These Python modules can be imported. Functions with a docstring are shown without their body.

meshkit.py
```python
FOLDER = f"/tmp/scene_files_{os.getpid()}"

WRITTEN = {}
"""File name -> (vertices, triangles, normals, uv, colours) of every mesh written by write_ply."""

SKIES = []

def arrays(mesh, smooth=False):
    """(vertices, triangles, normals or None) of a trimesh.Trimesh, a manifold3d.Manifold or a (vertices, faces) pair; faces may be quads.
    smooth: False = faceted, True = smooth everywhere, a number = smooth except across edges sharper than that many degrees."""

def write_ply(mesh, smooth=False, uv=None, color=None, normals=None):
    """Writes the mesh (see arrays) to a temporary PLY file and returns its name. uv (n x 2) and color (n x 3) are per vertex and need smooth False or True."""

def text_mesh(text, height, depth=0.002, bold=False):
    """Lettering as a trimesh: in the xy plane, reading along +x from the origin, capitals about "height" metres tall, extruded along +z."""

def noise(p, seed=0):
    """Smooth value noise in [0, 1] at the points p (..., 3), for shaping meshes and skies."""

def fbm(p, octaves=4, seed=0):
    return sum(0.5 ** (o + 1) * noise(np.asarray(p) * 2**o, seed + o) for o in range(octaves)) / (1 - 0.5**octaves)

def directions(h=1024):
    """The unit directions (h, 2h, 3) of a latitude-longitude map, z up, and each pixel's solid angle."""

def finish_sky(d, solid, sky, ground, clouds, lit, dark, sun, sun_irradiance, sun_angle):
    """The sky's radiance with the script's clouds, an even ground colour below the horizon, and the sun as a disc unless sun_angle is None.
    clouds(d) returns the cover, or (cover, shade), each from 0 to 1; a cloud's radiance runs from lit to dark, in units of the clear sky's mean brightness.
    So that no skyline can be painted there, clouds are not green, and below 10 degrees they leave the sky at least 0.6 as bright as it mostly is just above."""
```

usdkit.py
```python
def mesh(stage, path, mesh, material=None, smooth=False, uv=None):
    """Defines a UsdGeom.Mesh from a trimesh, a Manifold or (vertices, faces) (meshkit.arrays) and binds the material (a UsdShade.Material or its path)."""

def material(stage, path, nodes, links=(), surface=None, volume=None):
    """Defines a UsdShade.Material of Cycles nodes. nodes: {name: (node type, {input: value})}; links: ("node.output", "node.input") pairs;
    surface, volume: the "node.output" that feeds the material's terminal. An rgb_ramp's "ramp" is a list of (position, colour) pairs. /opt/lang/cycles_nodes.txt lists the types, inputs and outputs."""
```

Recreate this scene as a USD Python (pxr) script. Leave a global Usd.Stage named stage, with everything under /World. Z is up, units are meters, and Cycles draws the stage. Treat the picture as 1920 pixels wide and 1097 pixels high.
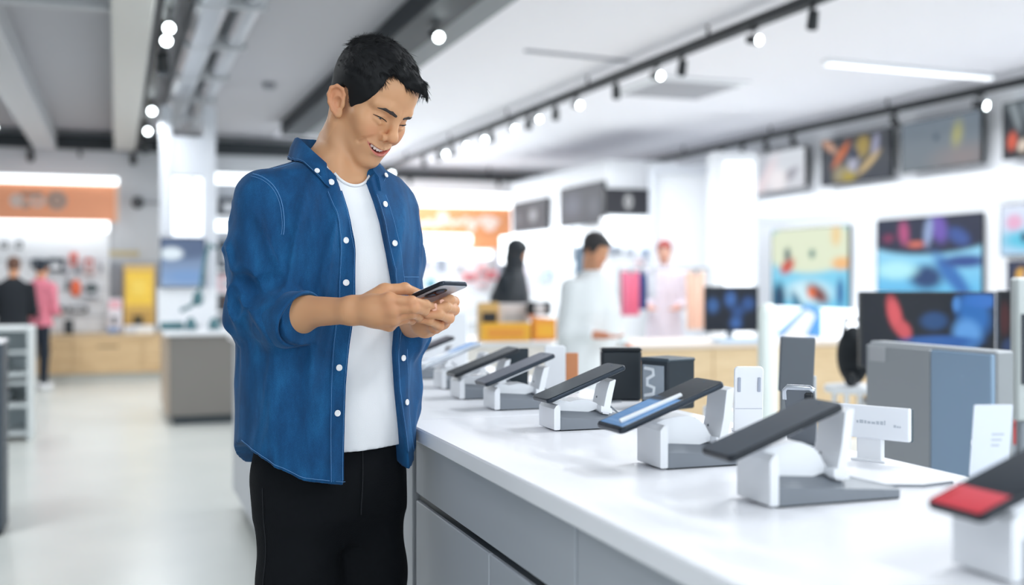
import math, random
import numpy as np
import trimesh
import usdkit, meshkit
from shapely.geometry import Polygon, box as shbox
from pxr import Usd, UsdGeom, UsdLux, UsdShade, Gf, Sdf, Vt

stage = Usd.Stage.CreateInMemory()
UsdGeom.SetStageUpAxis(stage, 'Z'); UsdGeom.SetStageMetersPerUnit(stage, 1.0)
UsdGeom.Xform.Define(stage, '/World'); UsdGeom.Scope.Define(stage, '/World/Looks')
rng = np.random.default_rng(7)

# ---------------------------------------------------------------- camera
CAM_H, FPX, YAW = 1.25, 2100.0, math.atan(740 / 2100.0)
CXP, HYP = 960.0, 525.0                                  # horizon row of the photograph
SY, CY = math.sin(YAW), math.cos(YAW)
cam = UsdGeom.Camera.Define(stage, '/World/camera')
cam.AddTranslateOp().Set(Gf.Vec3d(0, 0, CAM_H)); cam.AddRotateXYZOp().Set(Gf.Vec3f(90, 0, -math.degrees(YAW)))
cam.CreateHorizontalApertureAttr(36.0); cam.CreateFocalLengthAttr(36.0 * FPX / 1920)
cam.CreateVerticalApertureOffsetAttr(-36.0 / 1920 * (1097 / 2 - HYP))
cam.CreateFStopAttr(1.9); cam.CreateFocusDistanceAttr(2.1)
cam.CreateExposureAttr(1.0)

# ---------------------------------------------------------------- light: an added fill dome + added fill lamps above the view
sky = UsdLux.DomeLight.Define(stage, '/World/fill_dome'); sky.CreateIntensityAttr(0.42); sky.CreateColorAttr(Gf.Vec3f(0.86, 0.95, 1.0))  # added uniform dome, soft fill from behind the camera
FILL_LAMPS = [(-0.9, 0.8, 3.5), (1.9, -0.9, 9.0), (4.6, 3.4, 9.0), (-1.6, 4.9, 7.0), (2.5, 2.1, 12.5)]     # x, y, strength of fill lamps added on the unseen near ceiling
for i, (lx, ly, s) in enumerate(FILL_LAMPS):
    L = UsdLux.RectLight.Define(stage, f'/World/fill_light_{i + 1:03d}')
    L.AddTranslateOp().Set(Gf.Vec3d(lx, ly, 3.085)); L.CreateWidthAttr(1.15); L.CreateHeightAttr(1.15)
    L.CreateIntensityAttr(s); L.CreateColorAttr(Gf.Vec3f(0.93, 0.97, 1.0)); L.CreateNormalizeAttr(False)

# light of the track and bar lamps, last two rows added fill without lamps: (x, y0, y1, strength)
for i, (tx, y0, y1, s) in enumerate([(4.1, 6.0, 17.0, 12.0), (7.35, 4.0, 16.0, 6.0), (.31, 6.6, 14.0, 11.0), (-1.25, 9.4, 13.2, 14.0), (5.4, 7.0, 12.4, 13.0), (4.7, 13.0, 17.5, 18.0)]):
    L = UsdLux.RectLight.Define(stage, f'/World/track_and_fill_light_{i + 1:03d}')
    L.AddTranslateOp().Set(Gf.Vec3d(tx, (y0 + y1) / 2, 2.74)); L.CreateWidthAttr(.14); L.CreateHeightAttr(y1 - y0)
    L.CreateIntensityAttr(s); L.CreateColorAttr(Gf.Vec3f(0.95, 0.98, 1.0)); L.CreateNormalizeAttr(False)

# ---------------------------------------------------------------- helpers
def at(px, py, axis, val):
    """The point of the plane axis = val that shows at a pixel of the photograph."""
    r, t = (px - CXP) / FPX, (HYP - py) / FPX
    d = np.array([SY + r * CY, CY - r * SY, t])
    k = ((val - CAM_H) if axis == 'z' else val) / d['xyz'.index(axis)]
    return d * k + [0, 0, CAM_H]

def atd(px, py, f):
    """The point at depth f from the camera that shows at a pixel."""
    r, t = (px - CXP) / FPX, (HYP - py) / FPX
    return np.array([SY + r * CY, CY - r * SY, t]) * f + [0, 0, CAM_H]

def lin(c):
    if isinstance(c, str):
        c = [int(c[i:i + 2], 16) for i in (1, 3, 5)]
    c = np.asarray(c, float) / 255
    return np.where(c <= .04045, c / 12.92, ((c + .055) / 1.055) ** 2.4)

_mats = {}
def mat(name, color=(200, 200, 200), rough=.5, metal=0., bump=0, scale=40, var=0., emit=0., **kw):
    if name in _mats:
        return _mats[name]
    c = lin(color)
    P = dict(base_color=tuple(c), roughness=rough, metallic=metal, **kw)
    if emit:
        P.update(emission_color=tuple(c), emission_strength=emit)
    nodes, links = {'p': ('principled_bsdf', P)}, []
    if bump or var:
        nodes['t'] = ('texture_coordinate', {}); nodes['n'] = ('noise_texture', {'scale': float(scale), 'detail': 3.})
        links.append(('t.object', 'n.vector'))
    if bump:
        nodes['b'] = ('bump', {'strength': float(bump), 'distance': .004}); links += [('n.fac', 'b.height'), ('b.normal', 'p.normal')]
    if var:
        nodes['r'] = ('rgb_ramp', {'ramp': [(.25, tuple(c * (1 - var))), (.75, tuple(np.minimum(c * (1 + var), 1)))]})
        links += [('n.fac', 'r.fac'), ('r.color', 'p.base_color')]
    _mats[name] = usdkit.material(stage, f'/World/Looks/{name}', nodes, links, surface='p.BSDF')
    return _mats[name]

def mat_cd(name, rough=.5, emit=0., sss=0., spec=.5, **kw):
    """A material whose colour is the mesh's own printed colour (primvar Cd)."""
    if name in _mats:
        return _mats[name]
    P = dict(roughness=rough, specular_ior_level=spec, **kw)
    links = [('a.color', 'p.base_color')]
    if emit:
        P['emission_strength'] = emit; P['base_color'] = (.01, .01, .01); links = [('a.color', 'p.emission_color')]
    if sss:
        P.update(subsurface_weight=sss, subsurface_radius=(1., .35, .2), subsurface_scale=.006)
    _mats[name] = usdkit.material(stage, f'/World/Looks/{name}', {'a': ('attribute', {'attribute': 'Cd'}), 'p': ('principled_bsdf', P)}, links, surface='p.BSDF')
    return _mats[name]

def wood(name, c0, c1, rough=.45, axis=(1, 14, 14)):
    if name in _mats:
        return _mats[name]
    _mats[name] = usdkit.material(stage, f'/World/Looks/{name}', {
        't': ('texture_coordinate', {}), 'm': ('mapping', {'scale': tuple(map(float, axis))}), 'n': ('noise_texture', {'scale': 3.0, 'detail': 5., 'distortion': .6}),
        'r': ('rgb_ramp', {'ramp': [(.3, tuple(lin(c0))), (.7, tuple(lin(c1)))]}), 'p': ('principled_bsdf', {'roughness': rough})},
        [('t.object', 'm.vector'), ('m.vector', 'n.vector'), ('n.fac', 'r.fac'), ('r.color', 'p.base_color')], surface='p.BSDF')
    return _mats[name]

_used = {}
def path_for(parent, name):
    base = f'{parent}/{name}'
    n = _used.get(base, -1) + 1; _used[base] = n
    return base if n == 0 else f'{base}_{n:03d}'

def cat(*ms):
    out = []
    for m in ms:
        out += list(m) if isinstance(m, (list, tuple)) else [m]
    return trimesh.util.concatenate(out) if len(out) > 1 else out[0]

def put(name, mesh, m, parent=None, smooth=False, cd=None):
    """One Mesh prim under parent (a prim) or under /World."""
    par = str(parent.GetPath()) if parent is not None else '/World'
    me = usdkit.mesh(stage, path_for(par, name), mesh, m, smooth=smooth)
    if cd is not None:
        UsdGeom.PrimvarsAPI(me).CreatePrimvar('Cd', Sdf.ValueTypeNames.Color3fArray, 'vertex').Set(Vt.Vec3fArray.FromNumpy(np.asarray(cd, np.float32)))
    return me.GetPrim()

def tag(o, label=None, category=None, group=None, kind=None):
    for k, v in (('label', label), ('category', category), ('group', group), ('kind', kind)):
        if v:
            o.SetCustomDataByKey(k, v)
    return o

def thing(name, label, category, loc=(0, 0, 0), rot=(0, 0, 0), group=None, kind=None):
    x = UsdGeom.Xform.Define(stage, path_for('/World', name))
    x.AddTranslateOp().Set(Gf.Vec3d(*map(float, loc)))
    if any(rot):
        x.AddRotateXYZOp().Set(Gf.Vec3f(*map(float, rot)))
    return tag(x.GetPrim(), label, category, group, kind)

def copy_of(src, label, loc, rot=(0, 0, 0), group=None, name=None):
    d = src.GetCustomData()
    base = name or str(src.GetName()).rstrip('0123456789').rstrip('_')
    o = thing(base, label, d['category'], loc, rot, group or d.get('group'))
    o.GetReferences().AddInternalReference(src.GetPath()); o.SetInstanceable(True)
    return o

_C = None
def rb(x0, x1, y0, y1, z0, z1, b=.002):
    """Box with chamfered edges."""
    b = min(b, .49 * min(x1 - x0, y1 - y0, z1 - z0))
    P = []
    for i, x in enumerate((x0, x1)):
        for j, y in enumerate((y0, y1)):
            for k, z in enumerate((z0, z1)):
                sx, sy, sz = (b, -b)[i], (b, -b)[j], (b, -b)[k]
                P += [(x, y + sy, z + sz), (x + sx, y, z + sz), (x + sx, y + sy, z)]
    return trimesh.convex.convex_hull(np.array(P))

def frame_of(d):
    d = np.asarray(d, float); d = d / np.linalg.norm(d)
    a = np.cross(d, [0, 0, 1.0] if abs(d[2]) < .9 else [1.0, 0, 0]); a /= np.linalg.norm(a)
    return d, a, np.cross(d, a)

def cyl(p0, p1, r0, r1=None, n=20, bev=0.):
    p0, p1 = np.asarray(p0, float), np.asarray(p1, float); r1 = r0 if r1 is None else r1
    d, a, b = frame_of(p1 - p0); t = np.arange(n) * 2 * np.pi / n
    c = np.cos(t)[:, None] * a + np.sin(t)[:, None] * b
    P = [p0 + c * r0, p1 + c * r1] if not bev else [p0 + c * (r0 - bev), p0 + d * bev + c * r0, p1 - d * bev + c * r1, p1 + c * (r1 - bev)]
    return trimesh.convex.convex_hull(np.vstack(P))

def tube(pts, r, n=8):
    v, f = common_tube(pts, r, n)
    return trimesh.Trimesh(v, f, process=False)

def common_tube(points, radii, sides):
    p = np.asarray(points, float); radii = np.broadcast_to(radii, (len(p),))
    t = np.gradient(p, axis=0); t /= np.linalg.norm(t, axis=1, keepdims=True) + 1e-12
    a = np.zeros_like(p); _, a[0], _ = frame_of(t[0])
    for i in range(1, len(p)):
        v = a[i - 1] - t[i] * (a[i - 1] @ t[i]); a[i] = v / (np.linalg.norm(v) + 1e-12)
    b = np.cross(t, a); ang = np.arange(sides) * 2 * np.pi / sides
    v = (p[:, None] + radii[:, None, None] * (np.cos(ang)[None, :, None] * a[:, None] + np.sin(ang)[None, :, None] * b[:, None])).reshape(-1, 3)
    i, j = np.meshgrid(np.arange(len(p) - 1), np.arange(sides), indexing='ij')
    q = np.stack([i * sides + j, i * sides + (j + 1) % sides, (i + 1) * sides + (j + 1) % sides, (i + 1) * sides + j], -1).reshape(-1, 4)
    f = np.vstack([q[:, [0, 1, 2]], q[:, [0, 2, 3]]])
    n = len(v); v = np.vstack([v, p[:1], p[-1:]]); k = np.arange(sides)
    f = np.vstack([f, np.stack([np.full(sides, n), (k + 1) % sides, k], 1), np.stack([np.full(sides, n + 1), n - sides + k, n - sides + (k + 1) % sides], 1)])
    return v, f

def ell(c, r, sub=2):
    m = trimesh.creation.icosphere(sub); m.apply_scale(r); m.apply_translation(c); return m

def lathe(prof, n=28):
    return trimesh.creation.revolve(np.array(prof, float), sections=n)

def ext(poly, axis, a, b):
    """Extrudes a polygon along an axis between a and b. axis y: polygon in (x, z); axis x: in (y, z); axis z: in (x, y)."""
    p = poly if isinstance(poly, Polygon) else Polygon(poly)
    m = trimesh.creation.extrude_polygon(p, b - a, engine='earcut')
    v = m.vertices.copy(); v[:, 2] += a
    m.vertices = {'z': v, 'y': v[:, [0, 2, 1]], 'x': v[:, [2, 0, 1]]}[axis]
    if axis == 'y':
        m.invert()
    return m

def slab(w, l, t, r, e=.0015, n=6):
    """Rounded phone-like slab, centred, w along x, l along y, t along z."""
    out = []
    for z, ins in ((-t / 2, e), (-t / 2 + e * .4, e * .3), (-t / 2 + e, 0), (t / 2 - e, 0), (t / 2 - e * .4, e * .3), (t / 2, e)):
        rr = max(r - ins, .0005)
        for sx, sy, a0 in ((1, 1, 0), (-1, 1, 90), (-1, -1, 180), (1, -1, 270)):
            for k in range(n):
                a = math.radians(a0 + 90 * k / (n - 1))
                out.append((sx * (w / 2 - r) + rr * math.cos(a), sy * (l / 2 - r) + rr * math.sin(a), z))
    return trimesh.convex.convex_hull(np.array(out))

def xf(m, M):
    m = m.copy(); m.apply_transform(M); return m

def pose(x, y, z, loc):
    M = np.eye(4); M[:3, 0], M[:3, 1], M[:3, 2], M[:3, 3] = x, y, z, loc; return M

def picture(w, h, bg, blobs, nx=56, ny=34, grad=None):
    """A flat picture as a grid of coloured points in the x-z plane (facing -y), centred: bg colour, then soft blobs (u, v, ru, rv, angle, colour, softness)."""
    u, v = np.meshgrid(np.linspace(0, 1, nx), np.linspace(0, 1, ny))
    col = np.ones(u.shape + (3,)) * lin(bg)
    if grad is not None:
        col = col * (1 - v[..., None]) + lin(grad) * v[..., None]
    asp = w / h
    for bl in blobs:
        bu, bv, ru, rv, ang, c = bl[:6]; soft = bl[6] if len(bl) > 6 else .35
        ca, sa = math.cos(math.radians(ang)), math.sin(math.radians(ang))
        du, dv = (u - bu) * asp, v - bv
        d = np.sqrt(((du * ca + dv * sa) / (ru * asp)) ** 2 + ((-du * sa + dv * ca) / rv) ** 2)
        k = np.clip((1 + soft - d) / (2 * soft), 0, 1)[..., None]
        col = col * (1 - k) + lin(c) * k
    P = np.stack([(u - .5) * w, np.zeros_like(u), (v - .5) * h], -1).reshape(-1, 3)
    i, j = np.meshgrid(np.arange(ny - 1), np.arange(nx - 1), indexing='ij'); q = i * nx + j
    q = np.stack([q, q + 1, q + nx + 1, q + nx], -1).reshape(-1, 4)
    return trimesh.Trimesh(P, np.vstack([q[:, [0, 1, 2]], q[:, [0, 2, 3]]]), process=False), col.reshape(-1, 3)

ORD = ('first second third fourth fifth sixth seventh eighth ninth tenth eleventh twelfth thirteenth fourteenth fifteenth sixteenth seventeenth eighteenth nineteenth twentieth').split()
# ================================================================ the setting
CEIL = 3.15
white_paint = mat('white_paint', (236, 238, 242), .55, bump=.05, scale=60)
warm_white = mat('warm_white', (232, 228, 222), .5)
grey_paint = mat('grey_paint', (196, 199, 204), .6, bump=.05, scale=60)
ceil_m = mat('ceiling_shaded', (176, 176, 182), .8); ceil_w = mat('ceiling_white', (238, 237, 243), .8)  # grey for the left boards: the dimmer light there is put into the colour
black_m = mat('black_metal', (22, 27, 32), .45)
dark_m = mat('dark_plastic', (20, 27, 34), .35)
white_pl = mat('white_plastic', (238, 240, 244), .3)
grey_pl = mat('grey_plastic', (128, 134, 142), .45)
floor_m = usdkit.material(stage, '/World/Looks/floor_vinyl', {
    't': ('texture_coordinate', {}), 'n': ('noise_texture', {'scale': 1.4, 'detail': 4.}), 'r': ('rgb_ramp', {'ramp': [(.3, tuple(lin((214, 218, 214)))), (.7, tuple(lin((226, 228, 223))))]}),
    'p': ('principled_bsdf', {'roughness': .28, 'specular_ior_level': .45})}, [('t.object', 'n.vector'), ('n.fac', 'r.fac'), ('r.color', 'p.base_color')], surface='p.BSDF')
oak = wood('oak', (206, 172, 128), (224, 194, 150))
oak2 = wood('oak_pale', (214, 186, 146), (229, 204, 166))
glow = mat('strip_light', (246, 252, 255), .5, emit=1.35)
glow_soft = mat('lit_panel', (244, 249, 255), .5, emit=.75)

def struct(name, mesh, m, parent=None):
    o = put(name, mesh, m, parent)
    if parent is None:
        tag(o, kind='structure')
    return o

struct('floor', rb(-6, 9.2, -5, 19, -.1, 0, .001), floor_m)
# ceiling of large boards with open joints
ce = UsdGeom.Xform.Define(stage, '/World/ceiling').GetPrim(); tag(ce, kind='structure')
put('ceiling_slab', rb(-6, 9.2, -5, 19, CEIL + .012, CEIL + .1, .001), mat('joint_grey', (96, 100, 106), .8), ce)
xs = [-6, -3.4, -.85, 1.95, 4.4, 6.6, 9.2]; ys = [-5, -1, 3.0, 6.2, 9.4, 12.6, 15.8, 19]
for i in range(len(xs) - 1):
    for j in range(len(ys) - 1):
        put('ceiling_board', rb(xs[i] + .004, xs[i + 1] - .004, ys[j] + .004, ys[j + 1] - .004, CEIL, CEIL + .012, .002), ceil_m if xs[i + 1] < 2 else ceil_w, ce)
YB, YB2, XR = 15.25, 18.3, 7.95
struct('wall_back', rb(-6, 3.3, YB, YB + .15, 0, CEIL), grey_paint)
struct('wall_back_2', rb(3.15, 9.2, YB2, YB2 + .15, 0, CEIL), white_paint)
struct('wall_return', rb(3.15, 3.3, YB + .15, YB2, 0, CEIL), white_paint)
struct('wall_right', rb(XR, XR + .15, -5, YB2, 0, CEIL), white_paint)
struct('wall_left', rb(-6.15, -6, -5, YB + .15, 0, CEIL), grey_paint)
struct('baseboard_back', rb(-6, 3.15, YB - .012, YB, 0, .08), warm_white)
struct('baseboard_right', rb(XR - .012, XR, -5, YB2, 0, .08), warm_white)

# ceiling beams, ducts and the black bulkheads
steel = mat('duct_steel', (168, 172, 178), .35, metal=.6)
beam_w = mat('beam_paint', (186, 188, 192), .5)
struct('ceiling_beam', rb(-.98, -.72, -3, 15.1, 2.88, CEIL, .01), beam_w)
struct('ceiling_beam_pale', rb(-.04, .215, -3, 15.1, 2.9, CEIL, .01), mat('beam_cream', (206, 205, 202), .5))
struct('trim_1', rb(-3.0, -.04, 7.55, 7.62, 2.96, 3.03, .01), beam_w)
t = thing('air_duct', 'long pale steel air duct beside the black lamp track at upper left', 'duct')
put('duct_body', ext(Polygon([(.46, 2.97), (.5, 2.93), (.62, 2.93), (.66, 2.97), (.66, 3.1), (.46, 3.1)]), 'y', -3, 13.2), steel, t)
put('duct_body', cyl((.80, -3, 3.02), (.80, 13.2, 3.02), .075, n=24), steel, t)
for k in range(12):
    put('duct_band', rb(.45, .89, -2 + 1.3 * k, -1.97 + 1.3 * k, 2.925, 3.14, .003), beam_w, t)
struct('ceiling_beam_black', rb(1.85, 2.13, -3, 13.6, 2.98, CEIL, .006), mat('bulkhead_black', (26, 36, 44), .6))
struct('trim_2', rb(2.13, 2.36, -3, 13.6, 3.0, CEIL, .006), mat('bulkhead_grey', (132, 136, 140), .7))
struct('trim_3', rb(-6, 3.1, YB - .16, YB - .01, 2.9, 3.07, .01), mat('bulkhead_dark', (28, 36, 42), .6))
struct('trim_4', rb(3.4, 7.7, YB2 - .2, YB2 - .06, 2.94, 3.02, .01), black_m)

# made-up fittings around the added fill lamps, out of view
for i, (lx, ly, s) in enumerate(FILL_LAMPS):
    where = ['above the left aisle by the shop front', 'above the shop front behind the counter', 'above the far side of the counter', 'above the left aisle beside the man', 'right above the row of phones'][i]
    o = thing('fill_lamp_panel', f'added square white fill lamp panel, out of view {where}', 'ceiling lamp', (lx, ly, 0))
    for a in ((-.64, .64, -.64, -.59), (-.64, .64, .59, .64), (-.64, -.59, -.59, .59), (.59, .64, -.59, .59)):
        put('frame', rb(*a, 3.09, CEIL, .004), white_pl, o)
    put('tray', rb(-.59, .59, -.59, .59, 3.12, CEIL, .004), white_pl, o)

def fixture(x0, y0, x1, y1, w, label):
    d = np.array([x1 - x0, y1 - y0]); L = np.linalg.norm(d); ang = math.degrees(math.atan2(d[1], d[0]))
    o = thing('linear_ceiling_light', label, 'ceiling light', ((x0 + x1) / 2, (y0 + y1) / 2, 0), (0, 0, ang))
    put('housing', rb(-L / 2, L / 2, -w / 2, w / 2, 3.11, CEIL, .004), white_pl, o)
    put('diffuser', rb(-L / 2 + .02, L / 2 - .02, -w / 2 + .015, w / 2 - .015, 3.1, 3.112, .002), mat('diffuser', (246, 250, 255), .5, emit=.8), o)
p, q = at(1548, 122, 'z', 3.1), at(1862, 150, 'z', 3.1)
fixture(p[0], p[1], q[0], q[1], .09, 'slim white linear light on the ceiling above the television wall')
p, q = at(985, 98, 'z', 3.13), at(1180, 118, 'z', 3.13)
tag(put('ceiling_slot', rb(0, np.hypot(*(q - p)[:2]), -.03, .03, 3.135, CEIL, .003).apply_transform(trimesh.transformations.rotation_matrix(math.atan2(*(q - p)[1::-1]), [0, 0, 1])).apply_translation([p[0], p[1], 0]), mat('slot_grey', (150, 152, 160), .7)), 'grey slot line in the white ceiling left of the long track', 'ceiling slot')

# air diffuser on the ceiling past the main track
o = thing('ceiling_vent', 'flat square white air vent on the ceiling beyond the main lamp track', 'vent', (at(1275, 172, 'z', 3.1)[0], at(1275, 172, 'z', 3.1)[1], 0))
put('frame', rb(-.5, .5, -.5, .5, 3.12, CEIL, .01), white_pl, o)
for k in range(6):
    put('slat', rb(-.42, .42, -.4 + .15 * k, -.32 + .15 * k, 3.105, 3.125, .004), ceil_m, o)
tag(put('smoke_detector', lathe([(0, 3.08), (.05, 3.085), (.065, 3.11), (.065, 3.15), (0, 3.15)]).apply_translation([*at(505, 165, 'z', 3.1)[:2], 0]), mat('detector_grey', (140, 142, 148), .5)), 'small round grey smoke detector on the ceiling behind the man', 'smoke detector')

# ---------------------------------------------------------------- lamp tracks and their spotlights
def track(label, x0, y0, x1, y1, z=3.0):
    o = thing('lamp_track', label, 'lamp track')
    d = np.array([x1 - x0, y1 - y0, 0]); L = np.linalg.norm(d); M = trimesh.transformations.rotation_matrix(math.atan2(d[1], d[0]), [0, 0, 1]); M[:3, 3] = x0, y0, 0
    put('rail', xf(rb(0, L, -.04, .04, z, z + .07, .004), M), black_m, o)
    put('rail_groove', xf(rb(.01, L - .01, -.01, .01, z - .003, z + .002, .0005), M), mat('groove_black', (8, 9, 11), .6), o)
    for k in range(int(L // 2.2) + 1):
        put('hanger', xf(cyl((.2 + 2.2 * k, 0, z + .04), (.2 + 2.2 * k, 0, CEIL), .012, n=10), M), black_m, o)
    return o
lens_on = mat('lamp_lens_lit', (240, 252, 255), .3, emit=9.)
lens_off = mat('lamp_lens_unlit', (70, 78, 86), .2)
_spot = {}
def spot(label, x, y, yaw, tilt=25, lit=True, z=3.0, big=1.0, group=None):
    """A cylinder spotlight under a track: yaw in degrees, 0 faces -y; tilt below the level."""
    key = (lit, tilt, big)
    if key in _spot:
        return copy_of(_spot[key], label, (x, y, z), (0, 0, yaw), name='track_spotlight')
    o = thing('track_spotlight', label, 'spotlight', (x, y, z), (0, 0, yaw)); _spot[key] = o
    b = big * .68; th = math.radians(tilt); d = np.array([0, -math.cos(th), -math.sin(th)]); c = np.array([0, 0, -.115 * b])
    put('adapter', rb(-.018 * b, .018 * b, -.05 * b, .05 * b, -.025 * b, 0, .004), black_m, o)
    put('arm', cyl((0, 0, -.02 * b), (0, 0, -.075 * b), .009 * b, n=12), black_m, o)
    put('housing', cyl(c - d * .075 * b, c + d * .075 * b, .042 * b, .048 * b, n=24, bev=.004), black_m, o)
    put('lens', cyl(c + d * .0752 * b, c + d * .079 * b, .041 * b, n=24), lens_on if lit else lens_off, o)
    return o

XM, XT = 4.19, 7.72
track('long black ceiling lamp track running diagonally above the counter', XM, 5.0, 4.02, 17.78)
track('black ceiling lamp track in front of the television wall', XT, 3.0, 7.55, 17.78)
track('black ceiling lamp track at upper left beside the steel duct', .33, 3.0, .26, 15.0, 2.93)
track('black lamp track across the back of the shop', 3.5, 17.9, 7.4, 17.9, 2.97)
zt = 2.996
def on_x(px, X):                              # y where a track at X shows at column px
    r = (px - CXP) / FPX; return X / (SY + r * CY) * (CY - r * SY)
lit = [1402, 1225, 1080, 1008, 964, 910, 878, 840, 743]
for k, px in enumerate(lit):
    y = min(on_x(px, 4.12), 17.6); spot(f'lit spotlight on the long diagonal ceiling track, {ORD[k]} lit one from the right', 4.19 - .0133 * (y - 5), y, 18 - k, 12, True, zt, 1.0 if k not in (3, 6) else .9)
dark = [1712, 1510, 1272, 1152, 1042, 993, 925, 855, 830, 803]
for k, px in enumerate(dark):
    y = min(on_x(px, 4.12), 17.3); spot(f'unlit black spotlight hanging from the long diagonal track, {ORD[k]} dark one from the right', 4.19 - .0133 * (y - 5), y, 150 + 9 * (k % 3), 62, False, zt, 1.15)
for k, (px, l) in enumerate([(1838, 1), (1680, 0), (1492, 0), (1443, 0), (1400, 0), (1362, 0), (1235, 0), (1165, 0)]):
    y = min(on_x(px, 7.66), 17.2); spot(f'{"lit" if l else "dark"} spotlight on the track before the television wall, {ORD[k]} from the right', 7.72 - .0115 * (y - 3), y, 24 if l else 95, 14 if l else 55, bool(l), zt, 1.25 if k < 2 else 1.1)
for k, (px, l) in enumerate([(342, 1), (326, 1), (316, 0), (283, 1), (268, 1), (256, 0)]):
    y = on_x(px, .30) if k else 7.3
    y = [7.35, 7.75, 8.45, 11.0, 12.5, 13.8][k]
    spot(f'{"lit" if l else "dark"} spotlight on the upper left track, {ORD[k]} from the front', .31, y, -6 if l else 170, 24 if l else 60, bool(l), 2.93, 1.1 if l else 1.5)
p = at(817, 66, 'z', 2.9); spot('single lit spotlight under the black ceiling bulkhead above the man', p[0], p[1], 8, 24, True, 2.985, 1.1)
for k, (px, l) in enumerate([(57, 0), (150, 2), (250, 0)]):
    p = at(px, 285, 'y', YB - .1); spot(f'{"small" if l else "large dark"} spotlight below the dark rear bulkhead, {ORD[k]} from the left', p[0], YB - .1, 10 if l else 175, 62, False, 2.9, .7 if l else 1.3)
for k, px in enumerate([768, 935, 1040]):
    spot(f'dark spotlight on the rear cross track, {ORD[k]} from the left', at(px, 330, 'y', 17.9)[0], 17.9, 170, 62, False, 2.97, 1.1)
# row of bright lamps at the far upper left
o = thing('lamp_bar', 'bright white lamp bar with round bulbs under the ceiling at the far upper left', 'lamp')
for k in range(7):
    y = 9.6 + .52 * k; x = -1.215 - .004 * k
    if k == 0:
        put('bar', rb(-1.27, -1.2, 9.2, 13.2, 2.86, 2.93, .006), beam_w, o)
    put('bulb', ell((-1.225, y, 2.83), (.045, .07, .04), 2), mat('bulb_lit', (244, 253, 255), .3, emit=9.), o, smooth=True)
put('hanger', cyl((-1.235, 9.6, 2.9), (-1.235, 9.6, CEIL), .01, n=8), black_m, o); put('hanger', cyl((-1.235, 12.8, 2.9), (-1.235, 12.8, CEIL), .01, n=8), black_m, o)
# ================================================================ the long display counter
TOP = .95
ct_m = mat('counter_white', (244, 245, 250), .36, var=.015, scale=3)
cab_m = mat('cabinet_grey', (176, 181, 189), .42, bump=.04, scale=90)
cab_l = mat('cabinet_pale', (196, 199, 205), .45)
gap_m = mat('gap_black', (24, 34, 42), .6)
kick_m = mat('kick_grey', (70, 78, 84), .6)
o = thing('worktop', 'long white counter worktop carrying the row of phones on stands', 'counter top')
put('top_board', rb(.574, 1.225, -.6, 2.333, TOP - .03, TOP, .003), ct_m, o)
put('top_board', rb(.574, 1.225, 2.336, 6.35, TOP - .03, TOP, .003), ct_m, o)

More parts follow.
